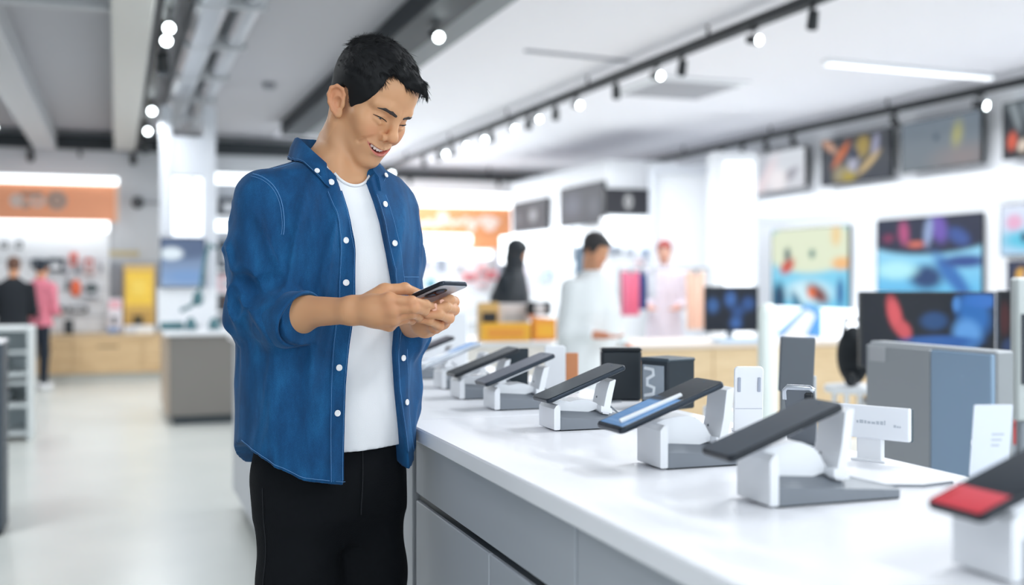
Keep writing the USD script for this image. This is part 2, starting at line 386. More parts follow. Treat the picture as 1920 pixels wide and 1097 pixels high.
def cabinet(label, y0, y1, fronts, lower, body=cab_m):
    o = thing('counter_cabinet', label, 'cabinet')
    put('body', rb(.618, 1.18, y0, y1, .09, TOP - .03, .002), gap_m, o)
    put('kick_board', rb(.66, 1.15, y0 + .01, y1 - .01, 0, .09, .002), kick_m, o)
    for a, b in fronts:
        put('drawer_front', rb(.6, .619, a + .003, b - .003, .797, TOP - .032, .002), body, o)
    for a, b in lower:
        put('door_front', rb(.6, .619, a + .003, b - .003, .1, .781, .002), body, o)
    put('grip_rail', rb(.608, .618, y0 + .004, y1 - .004, .779, .797, .002), mat('grip_black', (14, 24, 32), .4), o)
    put('back_panel', rb(1.18, 1.192, y0, y1, .09, TOP - .032, .002), cab_l, o)
    return o
cabinet('grey counter cabinet with drawers and doors right of the man', -.55, 2.322, [(-.55, .62), (.62, 1.435), (1.435, 2.32)], [(-.55, .3), (.3, 1.02), (1.02, 1.82), (1.82, 2.32)])
o = cabinet('pale grey counter cabinet running back behind the man', 2.345, 6.32, [], [], cab_l)
for a, b in ((2.345, 3.64), (3.64, 4.98), (4.98, 6.32)):
    put('front_panel', rb(.6, .619, a + .003, b - .003, .1, TOP - .032, .002), cab_l, o)
put('end_panel', rb(.6, 1.19, 6.32, 6.335, .09, TOP - .032, .002), cab_l, o)

# ---------------------------------------------------------------- phone stands
def rr_plan(pts, r):
    return Polygon(pts).buffer(-r).buffer(r, quad_segs=5)
def make_stand(low=0.):
    o = thing('phone_stand', 'x', 'phone stand')
    # grey foot: straight near edge, top falling towards the near edge and the tip
    plan = rr_plan([(-.004, 0), (.192, .0), (.197, .028), (.09, .080), (-.004, .082)], .006)
    pts = np.array(plan.exterior.coords)[:-1]
    zt = lambda p: np.interp(p[:, 0], [-.01, .2], [1, .12]) * np.interp(p[:, 1], [0, .08], [.0, .030]) + np.interp(p[:, 0], [-.01, .2], [.028, .012])
    put('foot', trimesh.convex.convex_hull(np.vstack([np.c_[pts, np.full(len(pts), .0025)], np.c_[pts * 1.0, zt(pts)]])), grey_pl, o)
    put('foot_pad', ext(plan.buffer(-.001), 'z', 0, .003), mat('rubber_black', (18, 24, 30), .7), o)
    front = Polygon([(-.016, .003), (-.016, .062 - low * .65), (-.011, .069 - low * .65), (-.006, .071 - low * .65), (-.003, .066 - low * .65), (-.003, .003)])
    put('holder', ext(front.buffer(-.002).buffer(.002, quad_segs=3), 'y', -.001, .083), white_pl, o, smooth=40)
    prof = Polygon([(-.008, .03), (-.008, .071 - low * .65), (.006, .076 - low * .6), (.03, .080 - low * .95), (.052, .080 - low * .8), (.068, .074 - low * .6), (.08, .064 - low * .4), (.088, .050), (.098, .040), (.06, .03)])
    put('saddle', ext(prof.buffer(-.002).buffer(.002, quad_segs=3), 'y', .030, .081), white_pl, o, smooth=40)
    arm = Polygon([(.094, .030), (.108, .028), (.117, .070), (.124, .126 - low), (.110, .121 - low), (.104, .075)])
    put('arm', ext(arm.buffer(-.0015).buffer(.0015, quad_segs=3), 'y', .012, .072), white_pl, o, smooth=40)
    put('arm_collar', ext(Polygon([(.090, .034), (.114, .030), (.114, .040), (.090, .046)]), 'y', .010, .074), white_pl, o)
    put('cable', tube([(.10, .055, .06), (.13, .075, .045), (.165, .085, .018), (.21, .075, .004), (.27, .05, .004), (.33, .06, .004)], .0022, 8), mat('cable_grey', (120, 126, 134), .5), o, smooth=True)
    return o

frame_dark = mat('phone_edge', (44, 52, 62), .25, metal=.6)
frame_black = mat('phone_edge_black', (26, 32, 40), .3, metal=.3)
frame_silver = mat('phone_edge_silver', (206, 212, 220), .2, metal=.7)
glass_m = mat('screen_glass', (30, 39, 50), .16, specular_ior_level=.45)
glass_grey = mat('screen_glass_grey', (62, 70, 80), .3)
scr_m = mat_cd('screen_print', .2, emit=.45)
def make_phone(label, loc, tilt, W=.082, L=.186, T=.0092, frame=frame_dark, glass=glass_m, pic=None, yaw=0, group=None, extra=None, body_back=None):
    """A phone whose long axis rises along +x; loc is its centre."""
    o = thing('phone', label, 'phone', loc, (0, -tilt, yaw), group)
    R = pose(np.array([0, -1., 0]), np.array([1., 0, 0]), np.array([0, 0, 1.]), (0, 0, 0))      # slab: width -> -y, length -> x
    put('frame', xf(slab(W, L, T, .010, .0022), R), frame, o, smooth=45)
    put('screen', xf(slab(W - .004, L - .004, .0008, .0085, .0003), pose(R[:3, 0], R[:3, 1], R[:3, 2], (0, 0, T / 2))), glass, o)
    if pic is not None:
        x0, x1, bg, blobs, grad = pic
        m, cd = picture(W - .010, x1 - x0, bg, blobs, 20, 36, grad)
        # picture x -> -y of the phone, picture z -> +x
        v = m.vertices.copy(); m.vertices = np.stack([v[:, 2] + (x0 + x1) / 2, -v[:, 0], np.full(len(v), T / 2 + .0006)], 1)
        put('screen_picture', m, scr_m, o, cd=cd)
    put('mount_pad', xf(slab(.05, .10, .006, .01), pose(R[:3, 0], R[:3, 1], R[:3, 2], (-.01, 0, -T / 2 - .003))), white_pl, o)
    put('camera_dot', xf(cyl((0, 0, 0), (0, 0, .0003), .0022, n=12), pose([1, 0, 0], [0, 1, 0], [0, 0, 1], (L / 2 - .012, 0, T / 2 + .0004))), mat('camera_glass', (70, 92, 112), .1), o)
    put('side_button', rb(.02, .055, -W / 2 - .0007, -W / 2 + .001, -.0012, .0012, .0004), frame, o)
    if extra:
        extra(o, W, L, T)
    return o

stands = {}
def station(label_s, y, x=.822, low=0.):
    if low not in stands:
        o = stands[low] = make_stand(low); o.GetAttribute('xformOp:translate').Set(Gf.Vec3d(x, y, TOP)); tag(o, label_s, None, 'phone stands along the counter'); return
    copy_of(stands[low], label_s, (x, y, TOP))

def stylus(o, W, L, T):
    put('stylus', xf(cyl((-.085, -.020, T / 2 + .0045), (.028, -.027, T / 2 + .0045), .0042, .0036, 14, bev=.001), np.eye(4)), white_pl, o, smooth=True)
S = [  # y of the stand's near edge, stand label, phone label, phone keyword arguments
    (.872, 'white phone stand at the lower right corner under the red-screened phone', 'black phone showing a red screen, at the lower right corner', dict(frame=frame_black, pic=(-.090, -.048, (214, 58, 74), [(.12, .5, .05, .3, 0, (190, 30, 40), .5)], (228, 84, 98)))),
    (1.271, 'white stand with grey wedge foot under the blank dark grey phone', 'dark grey phone with a blank screen, second from the front', dict(frame=frame_black, glass=mat('screen_slate', (52, 62, 74), .28))),
    (1.585, 'white stand with grey foot under the phone showing a blue screen', 'black phone with blue screen and white stylus lying on it', dict(frame=frame_dark, W=.090, L=.200, pic=(-.092, .018, (92, 136, 186), [(.5, .12, .5, .02, 0, (120, 160, 206), .6), (.5, .3, .5, .012, 4, (112, 152, 200), .6), (.5, .45, .45, .012, -3, (116, 156, 204), .6), (.5, .62, .5, .014, 2, (124, 166, 212), .6), (.5, .8, .4, .012, 0, (118, 160, 206), .6), (.3, .95, .5, .08, 6, (30, 44, 62), .4)], (104, 156, 214)), extra=stylus)),
    (2.06, 'white phone stand with dark foot, fourth from the front', 'black phone with plain dark screen, fourth from the front', dict(frame=frame_dark, glass=mat('screen_dark', (44, 54, 66), .22))),
    (2.43, 'white phone stand with clear block front, fifth from the front', 'slate grey phone in a silver edge, fifth from the front', dict(frame=frame_dark, glass=mat('screen_mauve', (104, 108, 124), .25))),
    (2.68, 'white phone stand partly hidden, sixth from the front', 'black phone lying dark on its stand, sixth from the front', dict(frame=frame_black)),
    (2.95, 'white phone stand seventh from the front beside the shirt', 'silver phone with a pale blue lit screen', dict(frame=frame_silver, glass=mat('screen_white', (226, 232, 240), .2), pic=(-.08, .085, (224, 234, 244), [(.5, .8, .5, .2, 0, (140, 176, 226), .5), (.3, .4, .3, .1, 20, (240, 246, 250), .5)], (150, 184, 232)))),
    (3.28, 'white phone stand eighth from the front beside the shirt', 'black phone with a dull mauve screen beside the blue shirt', dict(frame=frame_black, glass=mat('screen_plum', (92, 84, 96), .3))),
    (3.75, 'farthest white phone stand, ninth from the front', 'pale grey phone farthest along the counter', dict(frame=frame_silver, glass=mat('screen_ash', (160, 166, 174), .3))),
]
for k, (y, ls, lp, kw) in enumerate(S):
    bx = .822 + (.02, 0, 0, .008, .008, 0, .03, .03, .05)[k]; dx = (.022, 0, -.008, .042, .035, .045, .0, .02, .02)[k]
    station(ls, y, bx, .027 if k > 2 else 0.)
    make_phone(lp, (bx + .0125 + dx, y + .04, TOP + (.0985 if k < 3 else .0915)), 20, yaw=(0, 0, 2, 3, 3, 2, 2, 1, 2)[k], **kw)

# ---------------------------------------------------------------- things along the counter's far edge
def text_lines(o, w, h, y, n, x0, z0, dz, m, seed):
    r = np.random.default_rng(seed)
    for i in range(n):
        x = x0
        while x < x0 + w:
            L = r.uniform(.2, .45) * h
            put('lettering', rb(x, min(x + L, x0 + w), y - .0004, y, z0 - i * dz - h * .2, z0 - i * dz + h * r.uniform(.0, .25), .0001), m, o); x += L + h * .12
ink = mat('ink_grey', (190, 197, 206), .6)
def plate(label, px, py, w, h, lean, yaw, m=white_pl, clip=True, r=.008, name='backing_plate', category='display plate', depth=.009):
    p = at(px, py, 'z', TOP); p[0] = min(p[0], 1.165)
    o = thing(name, label, category, (p[0], p[1], TOP), (0, 0, yaw))
    R = trimesh.transformations.rotation_matrix(math.radians(lean), [1, 0, 0])
    M = R @ pose([1, 0, 0], [0, 0, 1], [0, -1, 0], (0, 0, h / 2 + .002))
    put('plate', xf(slab(w, h, depth, r, .002), M), m, o)
    put('foot', rb(-w * .42, w * .42, -.012, .045, 0, .005, .002), m, o)
    if clip:
        for s in (-1, 1):
            put('clip', xf(rb(s * w * .34 - .003, s * w * .34 + .003, h * .12, h * .34, depth / 2 - .0005, depth / 2 + .0025, .001), M), mat('clip_grey', (168, 174, 190), .4), o)
        put('crease', xf(rb(-w * .46, w * .46, -h * .14, -h * .13, depth / 2 - .0003, depth / 2 + .0006, .0002), M), mat('crease_grey', (190, 194, 206), .5), o)
    return o, M
va = -math.degrees(YAW)
plate('white standing plate with grey clips beyond the blue-screened phone', 1403, 812, .057, .130, 5, va)
plate('tall plain white standing plate beside the orange card', 1040, 738, .056, .125, 2, va + 8, clip=False)
o, M = plate('white leaning price card with faint print at the right end of the counter', 1853, 921, .056, .124, 8, va + 4, m=mat('card_white', (222, 228, 238), .5), clip=False, r=.002, name='price_card', category='price card', depth=.002)
for i in range(3):
    put('lettering', xf(rb(.0, .018 - .003 * i, .018 - .008 * i, .021 - .008 * i, .001, .0014, .0001), M), ink, o)
plate('orange-brown upright card in a dark edge beside the white plate', 1073, 732, .034, .100, 0, va, m=mat('card_orange', (206, 136, 92), .5), clip=False, r=.003, name='display_card', category='card')
plate('black upright tablet standing behind the dark phones', 967, 738, .066, .118, 3, va + 10, m=mat('tablet_black', (24, 40, 50), .25), clip=False, r=.004, name='tablet', category='tablet', depth=.008)
p = at(828, 690, 'z', TOP)
o = thing('display_board', 'large blurred white board standing on the counter behind the hands', 'board', (p[0], p[1], TOP), (0, 0, va + 4))
put('board', rb(-.088, .088, -.01, .01, .0, .19, .004), white_pl, o); put('foot', rb(-.07, .07, -.04, .05, 0, .006, .002), white_pl, o)

# price sign on a white post at the far edge
p = at(1668, 864, 'z', TOP)
o = thing('price_sign', 'white price sign with grey lettering on a short white post', 'sign', (p[0] - .03, p[1] + .01, TOP), (0, 0, -62))
put('post', rb(-.022, .022, -.006, .006, .0, .05, .002), white_pl, o); put('foot', rb(-.03, .03, -.012, .012, 0, .004, .001), white_pl, o)
put('board', rb(-.07, .07, -.010, .0, .038, .092, .002), mat('sign_white', (238, 241, 247), .4), o)
put('back_edge', rb(-.069, .071, .0, .005, .037, .091, .001), mat('sign_dark', (74, 88, 96), .5), o)
text_lines(o, .05, .016, -.0102, 1, -.02, .066, .01, ink, 3); text_lines(o, .012, .010, -.0102, 1, .044, .062, .01, ink, 5)

# black boxed speaker with a clear window
p = at(1268, 764, 'z', TOP)
o = thing('boxed_speaker', 'black box with a clear window showing a silver curl, at the far edge', 'box', (p[0] - .022, p[1] + .0, TOP), (0, 0, va + 38))
put('body', rb(-.045, .045, -.045, .045, 0, .116, .004), mat('box_black', (24, 36, 46), .4), o)
put('lid', rb(-.046, .046, -.046, .046, .110, .119, .003), mat('box_grey', (52, 66, 76), .5), o)
put('window', rb(-.0475, -.0445, -.032, .036, .018, .102, .001), mat('window_grey', (150, 160, 170), .15), o)
put('curl', tube(np.array([(0, .026, .094), (0, .0, .092), (0, -.002, .08), (0, .018, .07), (0, .018, .055), (0, -.004, .05), (0, -.002, .036), (0, .026, .03)]) * [1, 1, 1] + [-.049, 0, 0], .0042, 8), mat('curl_silver', (226, 232, 238), .3), o, smooth=True)
o = thing('black_case', 'flat black case standing behind the windowed black box', 'case', (p[0] - .055, p[1] + .19, TOP), (0, 0, va))
put('shell', rb(-.05, .05, -.025, .025, 0, .126, .006), mat('case_black', (22, 32, 40), .5), o); put('lid', rb(-.051, .051, -.026, .026, .122, .132, .004), dark_m, o)

# grey phone standing upright beyond the blank dark phone
plate('grey phone with a bright silver top edge standing upright beyond the blank dark phone', 1508, 837, .054, .108, 12, va - 30, m=mat('phone_grey', (104, 110, 118), .35), clip=False, r=.008, name='upright_phone', category='phone', depth=.009)
o = stage.GetPrimAtPath('/World/upright_phone')
M = trimesh.transformations.rotation_matrix(math.radians(12), [1, 0, 0])
put('top_edge', xf(tube([(-.026, 0, .088), (-.026, 0, .104), (-.021, 0, .110), (.019, 0, .110), (.026, 0, .105)], .0055, 10), M), frame_silver, o, smooth=True)
put('camera_bump', xf(rb(.010, .026, -.009, .004, .086, .103, .003), M), dark_m, o)
# ================================================================ sculpting kit: smooth distance fields turned into meshes
def smin(a, b, k):
    h = np.clip(1 - np.abs(a - b) / k, 0, 1)
    return np.minimum(a, b) - h * h * k * .25
def smax(a, b, k):
    return -smin(-a, -b, k)
def s_ell(P, c, r, Rm=None):
    q = P - np.asarray(c)
    if Rm is not None:
        q = q @ Rm
    r = np.asarray(r, float)
    k0 = np.linalg.norm(q / r, axis=1); k1 = np.linalg.norm(q / (r * r), axis=1) + 1e-9
    return k0 * (k0 - 1) / k1
def s_cap(P, a, b, ra, rb_=None):
    a, b = np.asarray(a, float), np.asarray(b, float); rb_ = ra if rb_ is None else rb_
    ab = b - a; t = np.clip((P - a) @ ab / (ab @ ab + 1e-12), 0, 1)
    return np.linalg.norm(P - a - t[:, None] * ab, axis=1) - (ra + (rb_ - ra) * t)
def s_chain(P, pts, rad, k=.006):
    d = None
    for i in range(len(pts) - 1):
        e = s_cap(P, pts[i], pts[i + 1], rad[i], rad[i + 1])
        d = e if d is None else smin(d, e, k)
    return d
def s_stack(P, tab, p=2.3):
    """A trunk: rows of (z, half-width, half-depth, centre y[, centre x])."""
    T = np.asarray(tab, float); z = P[:, 2]
    a, b, cy = (np.interp(z, T[:, 0], T[:, i]) for i in (1, 2, 3)); cx = np.interp(z, T[:, 0], T[:, 4]) if T.shape[1] > 4 else 0
    q = (np.abs((P[:, 0] - cx) / a) ** p + np.abs((P[:, 1] - cy) / b) ** p) ** (1 / p)
    return np.maximum((q - 1) * np.minimum(a, b), np.maximum(T[0, 0] - z, z - T[-1, 0]))

def sculpt(f, lo, hi, h, slack=.02, B=8):
    """Surface nets of f(P) = 0 (f < 0 inside) on a grid of step h between lo and hi; only blocks near the surface are evaluated."""
    lo = np.asarray(lo, float); n = (np.ceil((np.asarray(hi) - lo) / h / B).astype(int)) * B + 1
    nb = (n - 1) // B
    I = np.stack(np.meshgrid(*[np.arange(k) for k in nb], indexing='ij'), -1).reshape(-1, 3)
    dc = f(lo + (I * B + B / 2) * h)
    D = np.repeat(np.repeat(np.repeat(dc.reshape(nb), B, 0), B, 1), B, 2).astype(np.float32)
    D = np.pad(D, ((0, 1),) * 3, mode='edge')
    near = I[np.abs(dc) < B * h * .95 + slack]
    loc = np.stack(np.meshgrid(*[np.arange(B + 1)] * 3, indexing='ij'), -1).reshape(-1, 3)
    flat = np.zeros(D.shape, bool)
    for s in range(0, len(near), 4000):
        g = (near[s:s + 4000, None] * B + loc[None]).reshape(-1, 3); flat[g[:, 0], g[:, 1], g[:, 2]] = True
    g = np.argwhere(flat)
    for s in range(0, len(g), 400000):
        c = g[s:s + 400000]; D[c[:, 0], c[:, 1], c[:, 2]] = f(lo + c * h)
    S = D < 0
    nx, ny, nz = D.shape
    corners = [(i, j, k) for i in (0, 1) for j in (0, 1) for k in (0, 1)]
    cnt = np.zeros((nx - 1, ny - 1, nz - 1), np.int8)
    for i, j, k in corners:
        cnt += S[i:nx - 1 + i, j:ny - 1 + j, k:nz - 1 + k]
    cell = np.argwhere((cnt > 0) & (cnt < 8))
    idx = -np.ones(cnt.shape, np.int64); idx[cell[:, 0], cell[:, 1], cell[:, 2]] = np.arange(len(cell))
    acc, num = np.zeros((len(cell), 3)), np.zeros(len(cell))
    for a in corners:
        for ax in range(3):
            if a[ax]:
                continue
            b = list(a); b[ax] = 1
            A = cell + a; Bc = cell + b
            da, db = D[A[:, 0], A[:, 1], A[:, 2]], D[Bc[:, 0], Bc[:, 1], Bc[:, 2]]
            m = (da < 0) != (db < 0)
            t = da / np.where(m, da - db, 1)
            p = np.array(a, float) + np.eye(3)[ax] * t[:, None]
            acc[m] += p[m]; num[m] += 1
    V = lo + (cell + acc / num[:, None]) * h
    F_ = []
    for ax in range(3):
        sl0 = [slice(None)] * 3; sl1 = [slice(None)] * 3; sl0[ax] = slice(0, -1); sl1[ax] = slice(1, None)
        A, Bq = S[tuple(sl0)], S[tuple(sl1)]
        e = np.argwhere(A != Bq); u, w = [(1, 2), (2, 0), (0, 1)][ax]
        e = e[(e[:, u] > 0) & (e[:, w] > 0) & (e[:, u] < D.shape[u] - 1) & (e[:, w] < D.shape[w] - 1)]
        def cid(du, dw):
            q = e.copy(); q[:, u] += du; q[:, w] += dw; return idx[q[:, 0], q[:, 1], q[:, 2]]
        q = np.stack([cid(-1, -1), cid(0, -1), cid(0, 0), cid(-1, 0)], 1)
        ins = A[e[:, 0], e[:, 1], e[:, 2]]
        q = np.where(ins[:, None], q, q[:, ::-1]); F_.append(q[(q >= 0).all(1)])
    Q = np.vstack(F_)
    return trimesh.Trimesh(V, np.vstack([Q[:, [0, 1, 2]], Q[:, [0, 2, 3]]]), process=False)

def relax(m, n=3):
    if n:
        v0 = m.vertices.copy(); h = np.median(m.edges_unique_length)
        used = np.zeros(len(v0), bool); used[m.faces.ravel()] = True
        m.update_vertices(used); v0 = m.vertices.copy()
        trimesh.smoothing.filter_taubin(m, lamb=.5, nu=.52, iterations=n)
        bad = ~np.isfinite(m.vertices).all(1) | (np.linalg.norm(np.nan_to_num(m.vertices) - v0, axis=1) > 1.2 * h)
        m.vertices = np.where(bad[:, None], v0, m.vertices)
    return m

def head_sdf(P, smile=1.0):
    """A man's head: x right, y forward, z up, metres, origin between the ears at eye level."""
    X = P[:, 0]; Q = np.stack([np.abs(X), P[:, 1], P[:, 2]], 1) * 1000
    d = s_ell(Q, (0, -14, 36), (75, 94, 83))
    d = smin(d, s_ell(Q, (0, 26, 38), (61, 60, 60)), 20)
    d = smin(d, s_ell(Q, (0, 24, -30), (60, 61, 74)), 22)
    d = smin(d, s_cap(Q, (50, -4, -70), (16, 66, -101), 15, 16), 26)
    d = smin(d, s_ell(Q, (0, 38, -76), (45, 44, 34)), 22)
    d = smin(d, s_ell(Q, (0, 75, -103), (19, 15, 14)), 14)
    d = smin(d, s_ell(Q, (45, 48, -24), (22, 25, 18)), 18)
    d = smin(d, s_ell(Q, (36, 61, -43), (20, 18, 18)), 20)
    d = smin(d, s_chain(Q, [(6, 83, 15), (28, 79, 20), (48, 62, 18)], (8, 8.5, 8), 4), 14)
    d = smax(d, -s_ell(Q, (31, 93, -3), (18, 14, 10)), 10)
    lid = s_ell(Q, (31, 66.5, -5), (15.5, 14.4, 14.4))
    d = smin(d, lid, 5)
    d = smin(d, s_chain(Q, [(18, 78, -12), (31, 80, -14.5), (44, 72, -11)], (2.5, 3.2, 2.5), 3), 6)             # lower lid
    d = smax(d, -s_chain(Q, [(18, 80.5, 1), (31, 82.5, 4), (46, 71.5, 0)], (.6, 1.0, .6), 2), 3)              # lid crease
    d = smax(d, -s_chain(Q, [(15.5, 80.5, -9.6), (24, 83, -8.0), (36, 81, -6.4), (48, 71.0, -6.0)], (.7, 2.7, 2.4, .7), 2), 2)   # the narrow opening
    d = smin(d, s_cap(Q, (0, 82, 8), (0, 101, -26), 7.5, 9), 13)
    d = smin(d, s_ell(Q, (0, 103, -31.5), (11.5, 11, 10)), 8)
    d = smin(d, s_ell(Q, (14, 91, -38.5), (8.5, 10.5, 8.5)), 6)
    d = smin(d, s_ell(Q, (0, 63, -67), (37, 27, 27)), 14)                                                      # dental arch
    d = smax(d, -s_chain(Q, [(21, 92, -40), (34, 84, -50), (42, 74, -60), (43, 66, -70)], (1.9, 2.1, 1.6, .2), 3), 9)   # smile fold
    d = smin(d, s_chain(Q, [(0, 91.4, -64.4), (5, 91.6, -63.4), (18, 87, -61.8), (34, 75.5, -57.5)], (2.9, 3.1, 2.6, 1.4), 3), 4)
    d = smin(d, s_chain(Q, [(0, 90.4, -78.6), (12, 88.4, -76.6), (24, 82.3, -69.0), (34, 75.5, -59.2)], (4.0, 3.7, 2.5, 1.3), 4), 4)
    W = Q.copy(); W[:, 2] -= .0095 * W[:, 0] ** 2 * smile
    d = smax(d, -s_ell(W, (0, 87, -71.2), (32, 15, 4.7)), 2.5)
    d = smax(d, -s_ell(Q, (6.6, 98, -44), (3.8, 6.0, 4.2)), 3)                                                 # nostrils
    d = smin(d, s_cap(Q, (0, 97, -42), (0, 90, -48), 3.0, 3.4), 4)
    # ears
    ca, sa = math.cos(math.radians(30)), math.sin(math.radians(30))
    E = Q - np.array([75, -1, -21]); E = np.stack([E[:, 0] * ca + E[:, 1] * sa, -E[:, 0] * sa + E[:, 1] * ca, E[:, 2]], 1)   # x out, y forward, z up in the ear's plane
    tl = math.radians(-24); E = np.stack([E[:, 0], E[:, 1] * math.cos(tl) - E[:, 2] * math.sin(tl), E[:, 1] * math.sin(tl) + E[:, 2] * math.cos(tl)], 1)
    ear = s_ell(E, (4, -8, 2), (6.5, 17, 28))
    ear = smin(ear, s_ell(E, (4, -3, -25), (5, 8.5, 10)), 6)
    rim = s_chain(E, [(5, 4, 2), (6, 7, 14), (8, 3, 25), (9, -9, 30.5), (10, -21, 25), (10, -25.5, 11), (9, -23, -5), (8, -16, -19), (6, -5, -30)], (3.0, 3.2, 3.6, 3.8, 3.8, 3.7, 3.4, 3.4, 4.0), 3)
    ear = smax(ear, -s_chain(E, [(13, -3, 22), (14, -13, 22), (14, -19, 12), (13, -18, 0)], (4.5, 5, 4.5, 3.5), 3), 4)
    ear = smin(ear, rim, 4)
    ear = smax(ear, -s_ell(E, (12, -5, -3), (9.5, 8.5, 12)), 3)
    ear = smin(ear, s_ell(E, (6, 5, -6), (3.6, 4.2, 6.5)), 4)                                                  # tragus
    d = smin(d, ear, 3)
    return d / 1000

def face_color(V, base, lips, warm, L=1000.):
    """The skin's own colour at head-local points."""
    Q = V * L; ax = np.abs(Q[:, 0]); c = np.ones((len(V), 3)) * lin(base)
    W = Q[:, 2] - .0095 * ax ** 2
    hw = 7.8 * (1 - (np.minimum(ax, 36) / 37) ** 2) + .3
    lip = np.clip((hw - np.abs(W + 72.6)) / 1.6 + .5, 0, 1) * (Q[:, 1] > 66) * (ax < 36)
    wm = np.exp(-((ax - 38) ** 2 / 300 + (Q[:, 2] + 38) ** 2 / 260)) * (Q[:, 1] > 30) * .5 + np.exp(-(ax ** 2 / 160 + (Q[:, 2] + 40) ** 2 / 120)) * (Q[:, 1] > 90) * .5 + np.clip((ax - 76) / 6, 0, 1) * .6
    beard = np.clip(1 - np.abs((Q[:, 2] + 92) / 30) ** 3, 0, 1) * (Q[:, 1] > 10) * .10 + np.exp(-((W + 57) ** 2 / 22 + ax ** 2 / 400)) * (Q[:, 1] > 80) * .12
    c = c * (1 - np.clip(wm, 0, 1)[:, None]) + lin(warm) * np.clip(wm, 0, 1)[:, None]
    c = c * (1 - beard[:, None]) + lin((112, 96, 88)) * beard[:, None]
    inner = (Q[:, 1] > 60) & (np.abs(W + 71.6) < 5.0) & (ax < 31) & (Q[:, 1] < 84.5 - ax ** 2 / 75)
    c = c * (1 - lip[:, None]) + lin(lips) * lip[:, None]
    c[inner] = lin((120, 52, 48))
    return c

_az = np.radians([0, 18, 32, 38, 40, 45, 50, 53.5, 57, 65, 72, 78, 86, 97, 106, 114, 124, 180])
def hair_sdf(P, line, vol, thin=9.):
    """Hair as a shell over the head: LINE gives the hairline's height (mm) by direction, VOL(Q) the outer volume in mm."""
    Q = P * 1000; th = np.arctan2(np.abs(Q[:, 0]), Q[:, 1] + 6)
    hl = np.interp(th, _az, line)
    d = smin(s_ell(Q, (0, -15, 36), (75 + thin, 94 + thin, 83 + thin)), s_ell(Q, (0, -18, -20), (62 + thin * .6, 72 + thin * .6, 62)), 20)
    d = smin(d, vol(Q), 14)
    d = smax(d, hl - Q[:, 2], 5)
    ear = s_ell(np.stack([np.abs(Q[:, 0]), Q[:, 1], Q[:, 2]], 1), (86, -3, -20), (17, 17, 31))
    return smax(d, -ear, 4) / 1000

def finger(P, pts, r, k=.004):
    return s_chain(P, pts, r, k)
# ================================================================ the man at the counter
PHI = math.radians(42); D0 = 2.215
Uc, Vc, Zc = np.array([CY, -SY, 0]), np.array([SY, CY, 0]), np.array([0, 0, 1.])
Fm = math.sin(PHI) * Uc - math.cos(PHI) * Vc; Rm_ = -math.cos(PHI) * Uc - math.sin(PHI) * Vc       # the man's forward and right
G0 = Uc * ((612 - CXP) / FPX * D0) + Vc * D0                                                      # the floor under his trunk
BASIS = np.stack([Rm_, Fm, Zc], 1)
def ml(px, py, w):
    """A pixel of the man at w metres nearer than his trunk, in his own frame (x right, y forward, z up)."""
    return (atd(px, py, D0 - w) - G0) @ BASIS
skin_m = mat_cd('skin', .46, sss=.15, spec=.45)
SKIN, LIPS, WARM = (202, 150, 110), (186, 104, 92), (202, 130, 96)
man = thing('person', 'man in open blue denim shirt, white T-shirt and black trousers, looking at his phone', 'person', G0, (0, 0, math.degrees(math.atan2(Rm_[1], Rm_[0]))))

# ---- head pose
ROLL = math.radians(6)
Rh = BASIS.T @ np.array([[-0.8645, 0.4021, 0.3015], [-0.5022, -0.7131, -0.4892], [0.0183, -0.5743, 0.8184]])
Rh = Rh @ np.array([[math.cos(ROLL), 0, -math.sin(ROLL)], [0, 1, 0], [math.sin(ROLL), 0, math.cos(ROLL)]])
Th = (np.array([0, 0, CAM_H]) + .970 * np.array([0.481, 2.2057, 1.608 - CAM_H]) - [*G0[:2], 0]) @ BASIS
SH = .926
def to_head(P):
    return (P - Th) @ Rh / SH
def from_head(V):
    return V * SH @ Rh.T + Th
hp = lambda *q: from_head(np.array([q]) / 1000.)[0]
neck_lo, neck_hi = np.array([.004, .016, 1.44]), hp(0, -24, -48)
def f_head(P):
    d = head_sdf(to_head(P)) * SH
    n = s_cap(P, neck_lo, neck_hi, .057, .046)
    n = smin(n, s_cap(P, hp(50, -28, -44), np.array([.022, .075, 1.445]), .013, .012), .03)
    n = smin(n, s_cap(P, hp(-50, -28, -44), np.array([-.022, .075, 1.445]), .013, .012), .03)
    n = smin(n, s_ell(P, hp(0, 44, -120), (.014, .016, .02)), .02)
    d = smin(d, n, .011)
    d = smin(d, s_stack(P, [(1.25, .16, .10, .0), (1.38, .15, .085, .005), (1.43, .12, .070, .012), (1.46, .085, .058, .018), (1.485, .06, .05, .02), (1.52, .01, .01, .03)]), .03)
    return d
hc = Th
head_m = relax(sculpt(f_head, [hc[0] - .17, hc[1] - .15, 1.36], [hc[0] + .17, hc[1] + .16, hc[2] + .15], .00175), 2)
# ---- arms and hands
W_ = lambda *r: [ml(*p) for p in r]
armR = [ml(486, 362, .13), ml(478, 586, .108), ml(560, 600, .19), ml(655, 583, .245)]
wR = armR[-1]
idx_m, mid_m, rin_m, pin_m = W_((730, 562, .285), (737, 580, .280), (737, 596, .268), (730, 609, .250))
fR = [([idx_m, *W_((772, 565, .290), (798, 571, .268), (811, 575, .247))], (.0105, .0094, .0085, .0070)),
      ([mid_m, *W_((776, 577, .288), (796, 582, .262), (798, 586, .240))], (.0108, .0096, .0086, .0070)),
      ([rin_m, *W_((772, 588, .270), (786, 594, .245), (784, 597, .222))], (.0102, .0090, .0080, .0068)),
      ([pin_m, *W_((760, 598, .245), (772, 601, .222), (770, 603, .205))], (.0090, .0080, .0072, .0062)),
      ([ml(690, 572, .245), *W_((724, 546, .235), (759, 541, .225), (791, 553, .212))], (.0165, .0135, .0105, .0085))]
